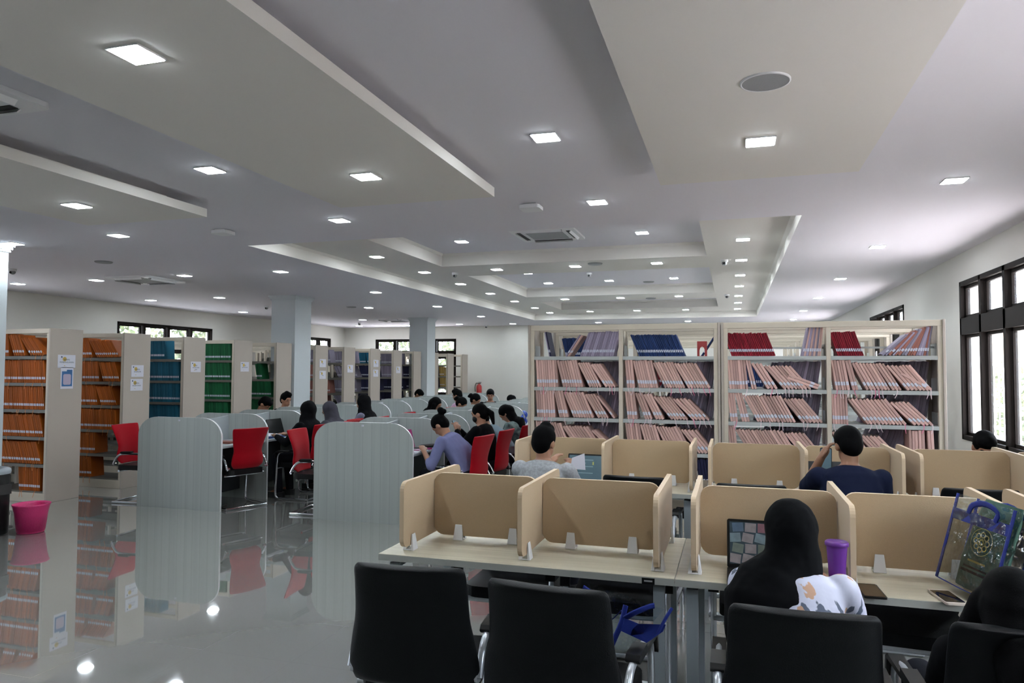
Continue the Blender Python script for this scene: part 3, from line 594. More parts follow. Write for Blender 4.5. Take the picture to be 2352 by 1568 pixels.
for x, y, d, l in [(-1.215, 2.85, 5, 'black leatherette chair nearest the open floor, front row'), (-.60, 2.77, -5, 'black leatherette chair with the clear blue-trimmed bag on its arm'), (.205, 2.76, 0, 'black leatherette chair of the woman in black hijab'),
    (.83, 2.79, 2, 'black leatherette chair under the long dark hair at the frame corner'), (-.66, 5.48, -3, 'black leatherette chair behind the front row, empty seat beside the man in grey'), (.10, 5.36, 2, 'empty black leatherette chair beside the man in navy'),
    (.78, 5.0, 0, 'black leatherette chair of the man in navy'), (1.50, 5.62, 2, 'empty black leatherette chair behind the bag of the front row'), (-1.30, 4.98, 0, 'black leatherette chair of the man in the grey shirt'),
    (-1.20, 4.02, 180, 'black leatherette chair tucked in from the far side of the front desk, first'), (-.60, 3.98, 184, 'black leatherette chair tucked in from the far side of the front desk, second'),
    (.80, 3.92, 176, 'black leatherette chair tucked in facing the bag, far side of the front row'), (.16, 4.1, 180, 'black leatherette chair on the far side opposite the woman in hijab'), (1.95, 6.60, 180, 'black leatherette chair of the person by the window')]:
    place_chair(bc, fb, x, y, d, l, GB)
for x, y, d, l in [(-5.78, 7.47, 68, 'red chair tucked into the first shelf-side carrel, nearest one'), (-4.62, 7.46, -84, 'red chair showing its arm, beside the big front carrel panel'), (-4.55, 8.24, -88, 'red chair just behind the one beside the big front carrel panel'),
    (-4.84, 9.2, -90, 'red chair third along the inner aisle'), (-5.36, 8.25, 90, 'red chair of the first woman in black hijab'), (-5.36, 8.98, 90, 'red chair of the woman in grey hijab'), (-5.36, 9.85, 90, 'red chair of the second woman in black hijab'),
    (-7.12, 7.42, -84, 'red chair outside the first carrel panel, toward the orange shelves'), (-7.2, 9.7, -90, 'red chair of the man in plaid'), (-7.2, 10.55, -90, 'red chair of the young man by the column'),
    (-2.86, 7.42, 82, 'red chair of the woman in the lavender shirt'), (-2.86, 8.20, 86, 'red chair of the masked woman with a phone'), (-2.84, 9.0, 90, 'red chair of the woman in light denim'), (-2.76, 9.5, 84, 'red chair of the woman in the patterned top'),
    (-4.84, 11.0, -90, 'red chair of the first dark-haired reader, inner aisle'), (-4.84, 12.0, -90, 'red chair of the reader with the orange hair tie'), (-4.84, 12.85, -90, 'red chair of the reader with the purple hair tie')]:
    place_chair(rc, fr, x, y, d, l, GR)
# ------------------------------------------------------------------ study carrels
def arch(hw, h, r, n=9):
    out = [(-hw, 0)]
    for i in range(n + 1): a = R(180 - 90 * i / n); out.append((-hw + r + r * math.cos(a), h - r * .82 + r * .82 * math.sin(a)))
    for i in range(n + 1): a = R(90 - 90 * i / n); out.append((hw - r + r * math.cos(a), h - r * .82 + r * .82 * math.sin(a)))
    return out + [(hw, 0)]
def make_carrel(end=False):
    t = thing('study_carrel', 'x', 'desk'); P = .87
    def ap(y):
        o = MB().prism(arch(.6, 1.08, .27), -.0125, .0125, 'y', 0, me=1).build('arched_side_panel', ['carrel', 'white'], t, (0, y, 0)); return o
    ap(0)
    pts = [(.014, .1)] + [(P - .014, .1)] + [(P - .014 - (P - .028) * i / 12, 1.055 - .022 * math.sin(math.pi * i / 12)) for i in range(13)]
    MB().prism(pts[:2] + pts[2:], -.0125, .0125, 'x').build('spine_panel', 'carrelw', t)
    for s_ in (-1, 1):
        bev(MB().box(min(s_ * .015, s_ * .575), max(s_ * .015, s_ * .575), .014, P - .014, .722, .747).build('desktop', 'carrelw', t), .003)
        MB().box(min(s_ * .18, s_ * .196), max(s_ * .18, s_ * .196), .014, P - .014, .12, .72).build('modesty_panel', 'deskdark', t)
    if end: ap(P)
    return t
pc = None; pe = None
for nm, X, ylab in (('shelf-side carrel row', -6.3, 0), ('middle carrel row', -3.865, 0)):
    for k in range(12):
        lb = 'double carrel with arched pale green panels, %s of the %s' % (ORD[k], nm)
        if k == 11:
            if pe is None: pe = make_carrel(True); o = pe; o.location = (X, 7.09 + .87 * k, 0)
            else: o = dup(pe, (X, 7.09 + .87 * k, 0), 0)
        elif pc is None: pc = make_carrel(); o = pc; o.location = (X, 7.09, 0)
        else: o = dup(pc, (X, 7.09 + .87 * k, 0), 0)
        o['label'] = lb; o['group'] = 'study carrels in the ' + nm
for X, s_ in ((-6.3, '2F'), (-3.865, 'E1')):
    q = MB().box(-.012, .012, -.0140, -.0130, -.009, .009); 
    c = [o for o in col.objects if o.name.startswith('study_carrel') and abs(o.location.x - X) < .01 and abs(o.location.y - 7.09) < .01][0]
    q.build('number_tag', 'paper', c, (0, 0, 1.045)); textobj(s_, .018, c, (0, -.0145, 1.039), 'ink', (math.pi / 2, 0, 0))
# ------------------------------------------------------------------ people
def cloth(n, c, **k): return mat(n, c, k.pop('rough', .9), spec=.12, bump=.2, bscale=14, **k)
M['lav'] = cloth('lavender_shirt_cloth', (.17, .18, .33)); M['denim'] = cloth('light_denim', (.19, .26, .31)); M['navyc'] = cloth('navy_shirt_cloth', (.007, .010, .028))
M['greyt'] = cloth('grey_marl_jersey', (.34, .35, .37), noise=.25, nscale=60); M['hgrey'] = cloth('grey_hijab_cloth', (.05, .048, .062)); M['plaid'] = cloth('brown_plaid', (.10, .06, .045), c2=(.34, .27, .20), nscale=22, stretch=(1, .25, 1))
M['floral'] = mat('floral_print_cloth', (.55, .56, .68), .7, bump=.2, bscale=20); M['patt'] = cloth('green_grey_print', (.20, .27, .26), c2=(.05, .07, .08), nscale=16); M['pinkc'] = cloth('pale_pink_cloth', (.45, .30, .42))
M['stripe'] = cloth('grey_blue_sleeve', (.13, .13, .18)); M['trous'] = cloth('dark_trousers', (.012, .013, .018)); M['shoe'] = mat('dark_shoe', (.02, .02, .02), .5); M['eye'] = mat('eye', (.02, .015, .012), .3); M['lip'] = mat('lips', (.22, .08, .06), .5)
nt = M['floral'].node_tree; b = nt.nodes['Principled BSDF']; tc = nt.nodes.new('ShaderNodeTexCoord'); last = None
for i, (c, sc_, lo) in enumerate((((.50, .30, .20), 15, .645), ((.08, .10, .15), 14, .59), ((.48, .38, .48), 7, .60))):
    mp = nt.nodes.new('ShaderNodeMapping'); mp.inputs['Location'].default_value = (i * 3.7 + 1, i * 1.3, 2); mp.inputs['Scale'].default_value = (1, 1.2, .6); nt.links.new(tc.outputs['Object'], mp.inputs[0])
    n = nt.nodes.new('ShaderNodeTexNoise'); n.inputs['Scale'].default_value = sc_; n.inputs['Detail'].default_value = 3; nt.links.new(mp.outputs[0], n.inputs[0])
    r = nt.nodes.new('ShaderNodeValToRGB'); r.color_ramp.elements[0].position = lo - .02; r.color_ramp.elements[1].position = lo; nt.links.new(n.outputs[0], r.inputs[0])
    mx = nt.nodes.new('ShaderNodeMix'); mx.data_type = 'RGBA'; mx.inputs[7].default_value = (*c, 1); nt.links.new(r.outputs[0], mx.inputs[0])
    if last: nt.links.new(last, mx.inputs[6])
    else: mx.inputs[6].default_value = (.56, .57, .70, 1)
    last = mx.outputs[2]
nt.links.new(last, b.inputs['Base Color'])
def melt(o, vox, sm=6, disp=0, dsize=.1):
    m = o.modifiers.new('remesh', 'REMESH'); m.mode = 'VOXEL'; m.voxel_size = vox; m.use_smooth_shade = True
    s_ = o.modifiers.new('smooth', 'SMOOTH'); s_.iterations = sm; s_.factor = .5
    if disp:
        tx = bpy.data.textures.new('folds', 'CLOUDS'); tx.noise_scale = dsize; d = o.modifiers.new('folds', 'DISPLACE'); d.texture = tx; d.strength = disp; d.mid_level = .5
    return o
def person(label, x, y, deg,  lean=18, hp=20, hy=0, hr=0, sc=1, hz=.55, wr=None, top='blackcloth', sleeve='long', pants='trous', head='short', hcol='blackcloth', skin='skin', wd=1, vox=.011, pole=(.5, -.3, -1), fingers='relaxed', hb=0, hx=0, face=False):
    t = thing('person', label, 'person', (x, y, 0), R(deg), None); L = R(lean); tl = .46 * sc
    d = Vector((0, math.sin(L), math.cos(L))); hip = Vector((0, 0, hz)); nk = hip + d * tl; hl = R(lean + hp)
    hc = nk + Vector((0, math.sin(hl * .75), math.cos(hl * .75))) * (.140 * (sc + 1) / 2)
    HT = Matrix.Translation(hc) @ Matrix.Rotation(R(hy), 4, 'Z') @ Matrix.Rotation(R(hr), 4, 'Y') @ Matrix.Rotation(-hl, 4, 'X')
    B = MB(); C = MB(); f = .012
    tz = [(0, .155, .115), (.3, .135, .10), (.62, .16, .112), (.88, .168, .095), (.975, .12, .07)]
    bd = Vector((0, -.025, 0)); cs = [hip + d * tl * q + bd * math.sin(q * 3.14) * (1 + lean / 20) for q, _, _ in tz]
    B.loft(cs + [nk + d * .02], [(a * wd, b_) for _, a, b_ in tz] + [(.055, .055)], n=18, side=(1, 0, 0))
    C.loft([cs[0] - Vector((0, 0, .06))] + cs + [nk + d * .012], [(.165 * wd, .125)] + [(a * wd + f, b_ + f) for _, a, b_ in tz] + [(.066, .068)], n=18, side=(1, 0, 0))
    B.caps([nk - d * .02, HT @ Vector((0, -.012, -.05))], [.055, .052])
    B.ell((0, -.012, .022), (.074, .093, .098), T=HT, n=18, k=12); B.ell((0, .028, -.05), (.055, .058, .058), T=HT); B.ell((0, .083, -.018), (.012, .02, .024), T=HT); B.ell((0, .06, .03), (.05, .03, .03), T=HT)
    for s_ in (-1, 1): B.ell((s_ * .077, -.008, -.012), (.010, .02, .031), T=HT)
    wr = wr or [(-.14, .40, .79), (.14, .40, .79)]
    for s_, W in zip((-1, 1), wr):
        Sh = nk - d * (.06 * sc) + Vector((s_ * .175 * wd, 0, 0)); W = Vector(W); la, lb = .275 * sc ** .5, .245 * sc ** .5
        v = W - Sh; D = min(v.length, (la + lb) * .985); v.normalize(); W = Sh + v * D
        ca = (la * la + D * D - lb * lb) / (2 * la * D); pl = Vector((s_ * pole[0], pole[1], pole[2])); pl = (pl - v * pl.dot(v)).normalized()
        E_ = Sh + v * (la * ca) + pl * (la * math.sqrt(max(0, 1 - ca * ca)))
        B.caps([Sh, E_, W], [.052, .040, .027]); fd = (W - E_).normalized()
        hd = (fd + Vector((-s_ * .25, 0, -.15))).normalized() if fingers == 'relaxed' else (fd * .6 + Vector((-s_ * .3, .2, .35))).normalized()
        sd = hd.cross(Vector((0, 0, 1))); sd = (sd if sd.length > .1 else Vector((1, 0, 0))).normalized(); nrm = sd.cross(hd)
        pm = W + hd * .05; B.caps([W, pm, pm + hd * .02], [.024, .027, .026])
        for q in (-1, 1): B.caps([W + sd * .008 * q, pm + sd * .022 * q + hd * .02], [.018, .016], n=8)
        for q, ln in zip((-1.5, -.5, .5, 1.5), (.055, .068, .072, .062)):
            a0 = pm + hd * .03 + sd * .0175 * q; a1 = a0 + hd * ln * .5 + sd * .002 * q; curl = -.35 if fingers == 'relaxed' else -.8
            a2 = a1 + (hd + nrm * curl).normalized() * ln * .5; B.caps([a0, a1, a2], [.0095, .0085, .0075], n=8)
        th = W + hd * .02 + sd * (.024 * -s_); B.caps([th, th + (hd + sd * -s_ * .8).normalized() * .035, th + (hd * 1.2 + sd * -s_ * .5).normalized() * .062], [.012, .011, .009], n=8)
        if sleeve == 'long': C.caps([Sh, E_, W - fd * .02], [.066, .054, .038])
        elif sleeve == 'elbow': C.caps([Sh, E_, E_ + fd * .06], [.066, .056, .05])
        elif sleeve == 'short': C.caps([Sh, Sh + (E_ - Sh) * .72], [.068, .062])
    P = MB(); P.ell(hip + Vector((0, -.01, -.02)), (.18 * wd, .145, .10)); 
    for s_ in (-1, 1):
        a, k_, n_ = hip + Vector((s_ * .085, .02, -.005)), Vector((s_ * .12, .40, .52)), Vector((s_ * .12, .36, .10))
        B.caps([a, k_, n_, n_ + Vector((0, .12, -.05))], [.07, .05, .035, .03]); P.caps([a, k_, n_ - Vector((0, 0, .02))], [.085, .065, .052])
        bev(MB().prism(rrect(n_.x - .045, n_.x + .045, n_.y - .07, n_.y + .20, .04), .001, .075, 'z').build('shoe', 'shoe', t), .02, 3)
    melt(B.build('body', skin, t), vox); melt(C.build('shirt', top, t), vox * 1.2, 6, .012, .14); melt(P.build('trousers', pants, t), vox * 1.4)
    Hh = MB()
    if head in ('hijab',):
        Hh.ell((0, -.032, .018), (.096, .108, .118), T=HT, n=20, k=14); Hh.ell((0, -.005, -.085), (.088, .088, .07), T=HT)
        Hh.caps([HT @ Vector((0, -.03, -.02)), nk + Vector((0, .0, .02))], [.092, .105], n=18); Z = Vector
        Hh.loft([nk + Z((0, -.01, .06)), nk + Z((hx * .3, -.008, .015)), nk + Z((hx * .7, -.02, -.03)), nk + Z((hx, -.035, -.09)), nk + Z((hx, -.065, -.20)), nk + Z((hx, -.085, -.32)), nk + Z((hx, -.10, -.40))], [(.085, .09), (.115, .105), (.165 * wd, .125), (.205 * wd, .145), (.20 * wd, .16), (.18 * wd, .16), (.12, .12)], n=20, side=(1, 0, 0))
        Hh.ell(nk - d * .12 + Vector((0, .08, 0)), (.14, .07, .13), n=18); melt(Hh.build('hijab', hcol, t), vox, 8, .016, .09)
    else:
        Hh.ell((0, -.020, .036), (.083, .098, .093), T=HT, n=20, k=12); Hh.ell((0, -.048, .0), (.076, .068, .088), T=HT)
        if head == 'quiff': Hh.ell((-.01, .03, .10), (.055, .06, .045), T=HT); Hh.ell((.0, -.01, .115), (.045, .045, .04), T=HT)
        if head == 'male': Hh.ell((0, .02, .07), (.07, .075, .055), T=HT)
        if head in ('bun', 'bunlow'):
            zc = .10 if head == 'bun' else .03; Hh.ell((0, -.135, zc), (.042, .038, .045), T=HT); Hh.ell((.02, -.15, zc - .03), (.02, .03, .03), T=HT)
        if head in ('long', 'fall'):
            Hh.caps([HT @ Vector((0, -.05, 0)), nk + Vector((0, -.085 - hb, -.02)), nk - d * .2 + Vector((0, -.12 - hb, 0))], [(.09, .075), (.105, .05), (.08, .03)], n=16)
            Hh.ell(nk - d * .1 + Vector((0, -.115 - hb, 0)), (.115, .035, .17), n=16)
        if hb: Hh.loft([nk + Vector((.02, -.10 - hb * .6, .08)), nk + Vector((.03, -.12 - hb, -.02)), nk + Vector((.05, -.15 - hb, -.16)), nk + Vector((.06, -.16 - hb, -.36)), nk + Vector((.07, -.15 - hb, -.45))], [(.095, .06), (.135, .055), (.165, .05), (.15, .04), (.09, .02)], n=18, side=(1, 0, 0))
        if head == 'fall' or hb:
            for s_ in (-1, 1): Hh.caps([HT @ Vector((s_ * .06, .0, .0)), HT @ Vector((s_ * .085, .03, -.12)), HT @ Vector((s_ * .07, .06, -.22))], [.045, .042, .02])
        if head == 'tail': Hh.caps([HT @ Vector((0, -.10, .02)), HT @ Vector((0, -.15, -.04)), HT @ Vector((0, -.14, -.16))], [.035, .038, .018])
        melt(Hh.build('hair', 'hair', t), vox, 4)
    if face:
        for s_ in (-1, 1): MB().ell((s_ * .030, .074, .012), (.013, .008, .007), T=HT).build('eye', 'eye', t)
        MB().ell((0, .083, -.052), (.022, .008, .007), T=HT).build('mouth', 'lip', t)
        for s_ in (-1, 1): MB().ell((s_ * .031, .078, .030), (.019, .006, .004), T=HT).build('eyebrow', 'hair', t)
    return t, HT, nk
# tan desks
person('woman in black hijab and white floral top sitting at the front row desk', .205, 2.76, 0, 16, 14, 0, 0, .86, .53, [(-.10, .50, .80), (.16, .44, .79)], 'floral', 'long', head='hijab', vox=.008, wd=.93, hx=-.055)
person('person with long black hair slumped in a chair at the frame corner', .805, 2.67, 4, -10, 10, -10, 8, .74, .47, [(-.06, .28, .60), (.06, .28, .60)], 'blackcloth', 'long', head='long', vox=.009, hb=.10, wd=.85)
person('man in grey shirt with faded haircut sitting before a laptop', -1.30, 4.98, -4, 6, 6, -14, 0, .97, .555, [(-.08, .40, .93), (.12, .40, .90)], 'greyt', 'short', head='quiff', vox=.008, skin='skinl', fingers='hold')
person('man in navy shirt holding a phone up before his face', .715, 5.0, 2, 10, 12, 14, 0, 1.06, .555, [(-.15, .24, 1.07), (.10, .40, .83)], 'navyc', 'short', head='male', vox=.008, skin='skin', pole=(.4, -.1, -1), fingers='hold', wd=1.05)
person('person with black hair seen over the divider by the window', 1.87, 6.58, 176, 14, 18, 0, 0, .9, .55, head='male', face=True, skin='skinl', vox=.009)
# carrels
A = 'blackcloth'
person('woman in lavender shirt with hair in a high bun bent over her carrel', -2.80, 7.36, 84, 27, 24, 0, 0, .96, .54, [(-.12, .42, .77), (.20, .10, .62)], 'lav', 'elbow', head='bun', skin='skinl', vox=.009)
_, HT, _ = person('woman in black top and face mask holding a phone', -2.84, 8.24, 86, 8, 10, 6, 0, .97, .55, [(-.10, .34, .93), (.02, .36, .92)], A, 'long', head='tail', skin='skinl', vox=.009, fingers='hold', face=True)
mk = [o for o in col.objects if o.name.startswith('person') and o.get('label', '').startswith('woman in black top and face mask')][0]
melt(MB().ell((0, .045, -.045), (.06, .058, .05), T=HT).build('face_mask', 'blackpl', mk), .008)
person('woman in light denim shirt bent low over her carrel', -2.80, 9.0, 92, 38, 14, 0, 0, .98, .54, None, 'denim', 'long', head='bunlow', skin='skinl')
person('woman in patterned green-grey top with black ponytail leaning forward', -2.74, 9.52, 86, 24, 24, 20, 0, .96, .54, None, 'patt', 'long', head='long', skin='skinl')
person('woman in black hijab and black clothes at the inner carrel aisle', -5.26, 8.22, 90, 4, 4, 0, 0, .95, .545, None, A, 'long', head='hijab')
person('woman in dark grey hijab at the inner carrel aisle', -5.28, 8.95, 86, 12, 22, 10, 0, .9, .545, None, 'hgrey', 'long', head='hijab', hcol='hgrey', face=True)
person('woman in tall black hijab with grey-blue sleeves at the inner carrel aisle', -5.28, 9.85, 96, 8, 12, 10, 0, .99, .56, None, 'stripe', 'long', head='hijab')
person('man in brown plaid shirt looking down, between carrels and shelves', -7.22, 9.68, -82, 16, 30, 0, 0, 1.0, .55, None, 'plaid', 'long', head='male', face=True)
person('young man with swept black hair in front of the column', -7.24, 10.5, -100, 6, 8, -6, 0, 1.0, .55, None, A, 'long', head='quiff', face=True, skin='skinl')
person('dark-haired reader bending down beside the far column', -7.25, 15.45, -90, 24, 20, 0, 0, 1.0, .55, None, A, 'long', head='male')
person('reader with straight black hair in the middle carrel row, nearest of three', -4.80, 11.0, -92, 12, 14, 0, 0, .93, .54, None, 'stripe', 'long', head='fall')
person('reader with black hair and an orange hair tie in the middle carrel row', -4.80, 12.0, -90, 18, 22, 0, 0, .93, .53, None, A, 'long', head='bunlow')
person('reader with black hair and a purple hair tie in the middle carrel row', -4.80, 12.85, -90, 14, 16, 0, 0, .95, .54, None, A, 'long', head='bunlow')
person('curly-haired reader in pale pink facing the shelves', -5.22, 13.55, 90, 6, 8, 0, 0, .98, .56, None, 'pinkc', 'long', head='quiff', face=True)
person('young man facing the camera behind the carrel partitions', -4.72, 13.95, 196, 6, 12, 0, 0, 1.0, .56, None, A, 'long', head='male', face=True, skin='skinl')
person('person in pink lying forward over a carrel at the far end', -4.70, 16.3, 90, 34, 10, 0, 0, .9, .50, None, 'pinkc', 'long', head='long', skin='skinl')
for lb, c, loc in (('pale grey scrunchie in the bun of the woman in lavender', 'denim', None),): pass
# ------------------------------------------------------------------ things on desks
def laptop(label, x, y, z, deg, w_=.34, h=.215, tilt=12, lid='blackpl', screen=None, extra=None):
    t = thing('laptop', label, 'laptop', (x, y, z), R(deg)); d = .23
    bev(MB().prism(rrect(-w_ / 2, w_ / 2, -d, 0, .012), 0, .016, 'z').build('keyboard_base', lid, t), .003)
    MB().box(-w_ / 2 + .02, w_ / 2 - .02, -.13, -.02, .016, .0175).build('keyboard', 'blackpl', t)
    T = Matrix.Translation((0, 0, .014)) @ Matrix.Rotation(R(-tilt), 4, 'X')
    bev(MB().prism(rrect(-w_ / 2, w_ / 2, 0, h, .01), 0, .007, 'y', T=T).build('lid', lid, t), .002)
    if screen:
        s_ = MB().box(-w_ / 2 + .011, w_ / 2 - .011, -.0012, -.0002, .018, h - .012, T=T).build('screen', screen, t)
        if extra: extra(t, T, w_, h)
    return t
M['scr'] = mat('dim_blue_screen', (.05, .085, .105), .25, emit=.25); M['scrd'] = mat('collage_screen_base', (.03, .045, .055), .25, emit=.1)
TZ = .7525
def collage(t, T, w_, h):
    cs = [(.20, .28, .32), (.28, .14, .17), (.24, .22, .10), (.10, .16, .24), (.30, .27, .28), (.16, .2, .17)]
    for i in range(6): M['tile%d' % i] = mat('collage_tile', tuple(q * .5 for q in cs[i]), .3, emit=.12, c2=tuple(q * .35 for q in cs[i]), nscale=38)
    mb = MB(); rnd = random.Random(3)
    for r_ in range(4):
        for c in range(6):
            cx = -w_ / 2 + .035 + c * .055 + (r_ % 2) * .012; cz = .042 + r_ * .046; a = R(rnd.uniform(-14, 14)); pts = []
            for u, v in ((-1, -1), (1, -1), (1, 1), (-1, 1)):
                px, pz = u * .024, v * .020; pts.append((min(max(cx + px * math.cos(a) - pz * math.sin(a), -w_ / 2 + .012), w_ / 2 - .012), min(max(cz + px * math.sin(a) + pz * math.cos(a), .02), h - .014)))
            mb.add([T @ Vector((p[0], -.0016 - .0002 * (r_ + c % 2), p[1])) for p in pts], [(0, 1, 2, 3)], rnd.randrange(6))
    mb.build('picture_tiles', ['tile%d' % i for i in range(6)], t)
laptop('black laptop with a colourful collage on its screen before the woman in hijab', .145, 3.44, TZ, 0, .35, .215, 14, screen='scrd', extra=collage)
def page(t, T, w_, h):
    M['txt'] = mat('screen_text', (.16, .24, .28), .4, emit=.1); M['txy'] = mat('screen_yellow', (.22, .24, .06), .4, emit=.3); mb = MB()
    for i in range(5): mb.box(-w_ / 2 + .03, -w_ / 2 + .03 + (.12 if i % 2 else .18), -.002, -.0014, h - .05 - i * .026, h - .044 - i * .026, T=T)
    mb.build('screen_lines', 'txt', t); MB().box(.035, .045, -.0022, -.0014, h - .085, h - .06, T=T).build('screen_mark', 'txy', t); MB().box(-.02, .02, -.001, .0002, .004, .010, T=T).build('brand_mark', 'white', t)
laptop('black laptop with a pale blue page open beside the man in grey', -1.115, 5.72, TZ, -3, .34, .22, 12, screen='scr', extra=page)
laptop('black laptop half hidden behind the man in navy', .66, 5.74, TZ, 8, .34, .23, 10)
laptop('closed-back magenta laptop in the first middle carrel', -3.55, 7.56, .7475, 84, .32, .21, 14, lid=mat('magenta_lid', (.35, .02, .16), .4))
laptop('black laptop beside the first woman in black hijab', -6.02, 8.62, .7475, 90, .34, .22, 18)
# man in grey's sheet of paper
pp = MB().add([(-.05, 0, -.06), (.06, .03, -.07), (.055, .02, .055), (-.035, 0, .02)], [(0, 1, 2, 3)]).add([(-.05, .0008, -.06), (.06, .0308, -.07), (.055, .0208, .055), (-.035, .0008, .02)], [(3, 2, 1, 0)])
tag(pp.build('paper_sheet', 'paper', loc=(-1.12, 5.33, .98)), 'white paper sheet held up by the man in grey', 'paper')
def phone(label, x, y, z, deg, body, w_=.075, l=.155, scr='blackpl', rot=None):
    t = thing('phone', label, 'phone', (x, y, z), R(deg))
    bev(MB().prism(rrect(-w_ / 2, w_ / 2, -l / 2, l / 2, .01), 0, .008, 'z').build('phone_body', body, t), .002)
    MB().prism(rrect(-w_ / 2 + .004, w_ / 2 - .004, -l / 2 + (.016 if body != 'blackpl' else .008), l / 2 - (.016 if body != 'blackpl' else .008), .005), .0081, .0087, 'z').build('phone_screen', scr, t)
    if rot: t.rotation_euler = rot
    return t
M['gloss'] = mat('dark_glass', (.015, .012, .01), .05, coat=.5); M['gold'] = mat('pale_gold_plastic', (.55, .48, .42), .35)
phone('black phone lying on the desk beside the purple tumbler', .532, 3.285, TZ, 3, 'blackpl', .085, .19, 'gloss')
phone('white-gold phone lying at the desk edge near the clear bag', .81, 3.29, TZ, 8, 'gold', .08, .185, 'gloss')
phone('phone held up by the man in navy', .60, 5.32, 1.06, 0, 'blackpl', rot=(R(70), R(0), R(-10)), scr='scr')
phone('phone held by the masked woman', -3.23, 8.23, .975, 0, 'blackpl', rot=(R(62), 0, R(80)), scr='scr')
cup = thing('tumbler', 'purple plastic tumbler with lid beside the woman in hijab', 'cup', (.405, 3.265, .751))
pm = mat('purple_plastic', (.14, .03, .27), .35, sub=0); M['pur'] = pm
MB().lathe([(.0001, 0), (.027, 0), (.03, .004), (.034, .10), (.040, .178), (.041, .186)], n=32).build('cup_body', 'pur', cup)
MB().lathe([(.041, .184), (.046, .186), (.046, .198), (.042, .203), (.038, .200), (.0001, .198)], n=32).build('cup_lid', 'pur', cup)
# clear bags with blue trim
cv = bpy.data.materials.new('clear_plastic_film'); cv.use_nodes = True; nt = cv.node_tree; nt.nodes.clear(); ou = nt.nodes.new('ShaderNodeOutputMaterial'); mx = nt.nodes.new('ShaderNodeMixShader')
tp = nt.nodes.new('ShaderNodeBsdfTransparent'); tp.inputs[0].default_value = (.86, .92, .95, 1); gs = nt.nodes.new('ShaderNodeBsdfGlossy'); gs.inputs['Roughness'].default_value = .06; fr_ = nt.nodes.new('ShaderNodeFresnel'); fr_.inputs[0].default_value = 1.75
nz = nt.nodes.new('ShaderNodeTexNoise'); nz.inputs['Scale'].default_value = 16; tc = nt.nodes.new('ShaderNodeTexCoord'); bp = nt.nodes.new('ShaderNodeBump'); bp.inputs['Strength'].default_value = 1; bp.inputs['Distance'].default_value = .03
nt.links.new(tc.outputs['Object'], nz.inputs[0]); nt.links.new(nz.outputs[0], bp.inputs['Height']); nt.links.new(bp.outputs[0], gs.inputs['Normal']); nt.links.new(bp.outputs[0], fr_.inputs['Normal'])
nt.links.new(fr_.outputs[0], mx.inputs[0]); nt.links.new(tp.outputs[0], mx.inputs[1]); nt.links.new(gs.outputs[0], mx.inputs[2]); nt.links.new(mx.outputs[0], ou.inputs[0]); M['film'] = cv
M['trim'] = mat('royal_blue_binding', (.006, .022, .22), .7); M['teal'] = mat('dark_teal_cloth', (.015, .09, .085), .7, c2=(.04, .10, .06), nscale=5); M['emb'] = mat('gold_print', (.30, .27, .05), .5)
def strip(mb, pts, w_=.007, T=None): mb.loft(curve_pts(pts, 3), [(w_, .002)] * (3 * (len(pts) - 1) + 1), n=6, T=T)
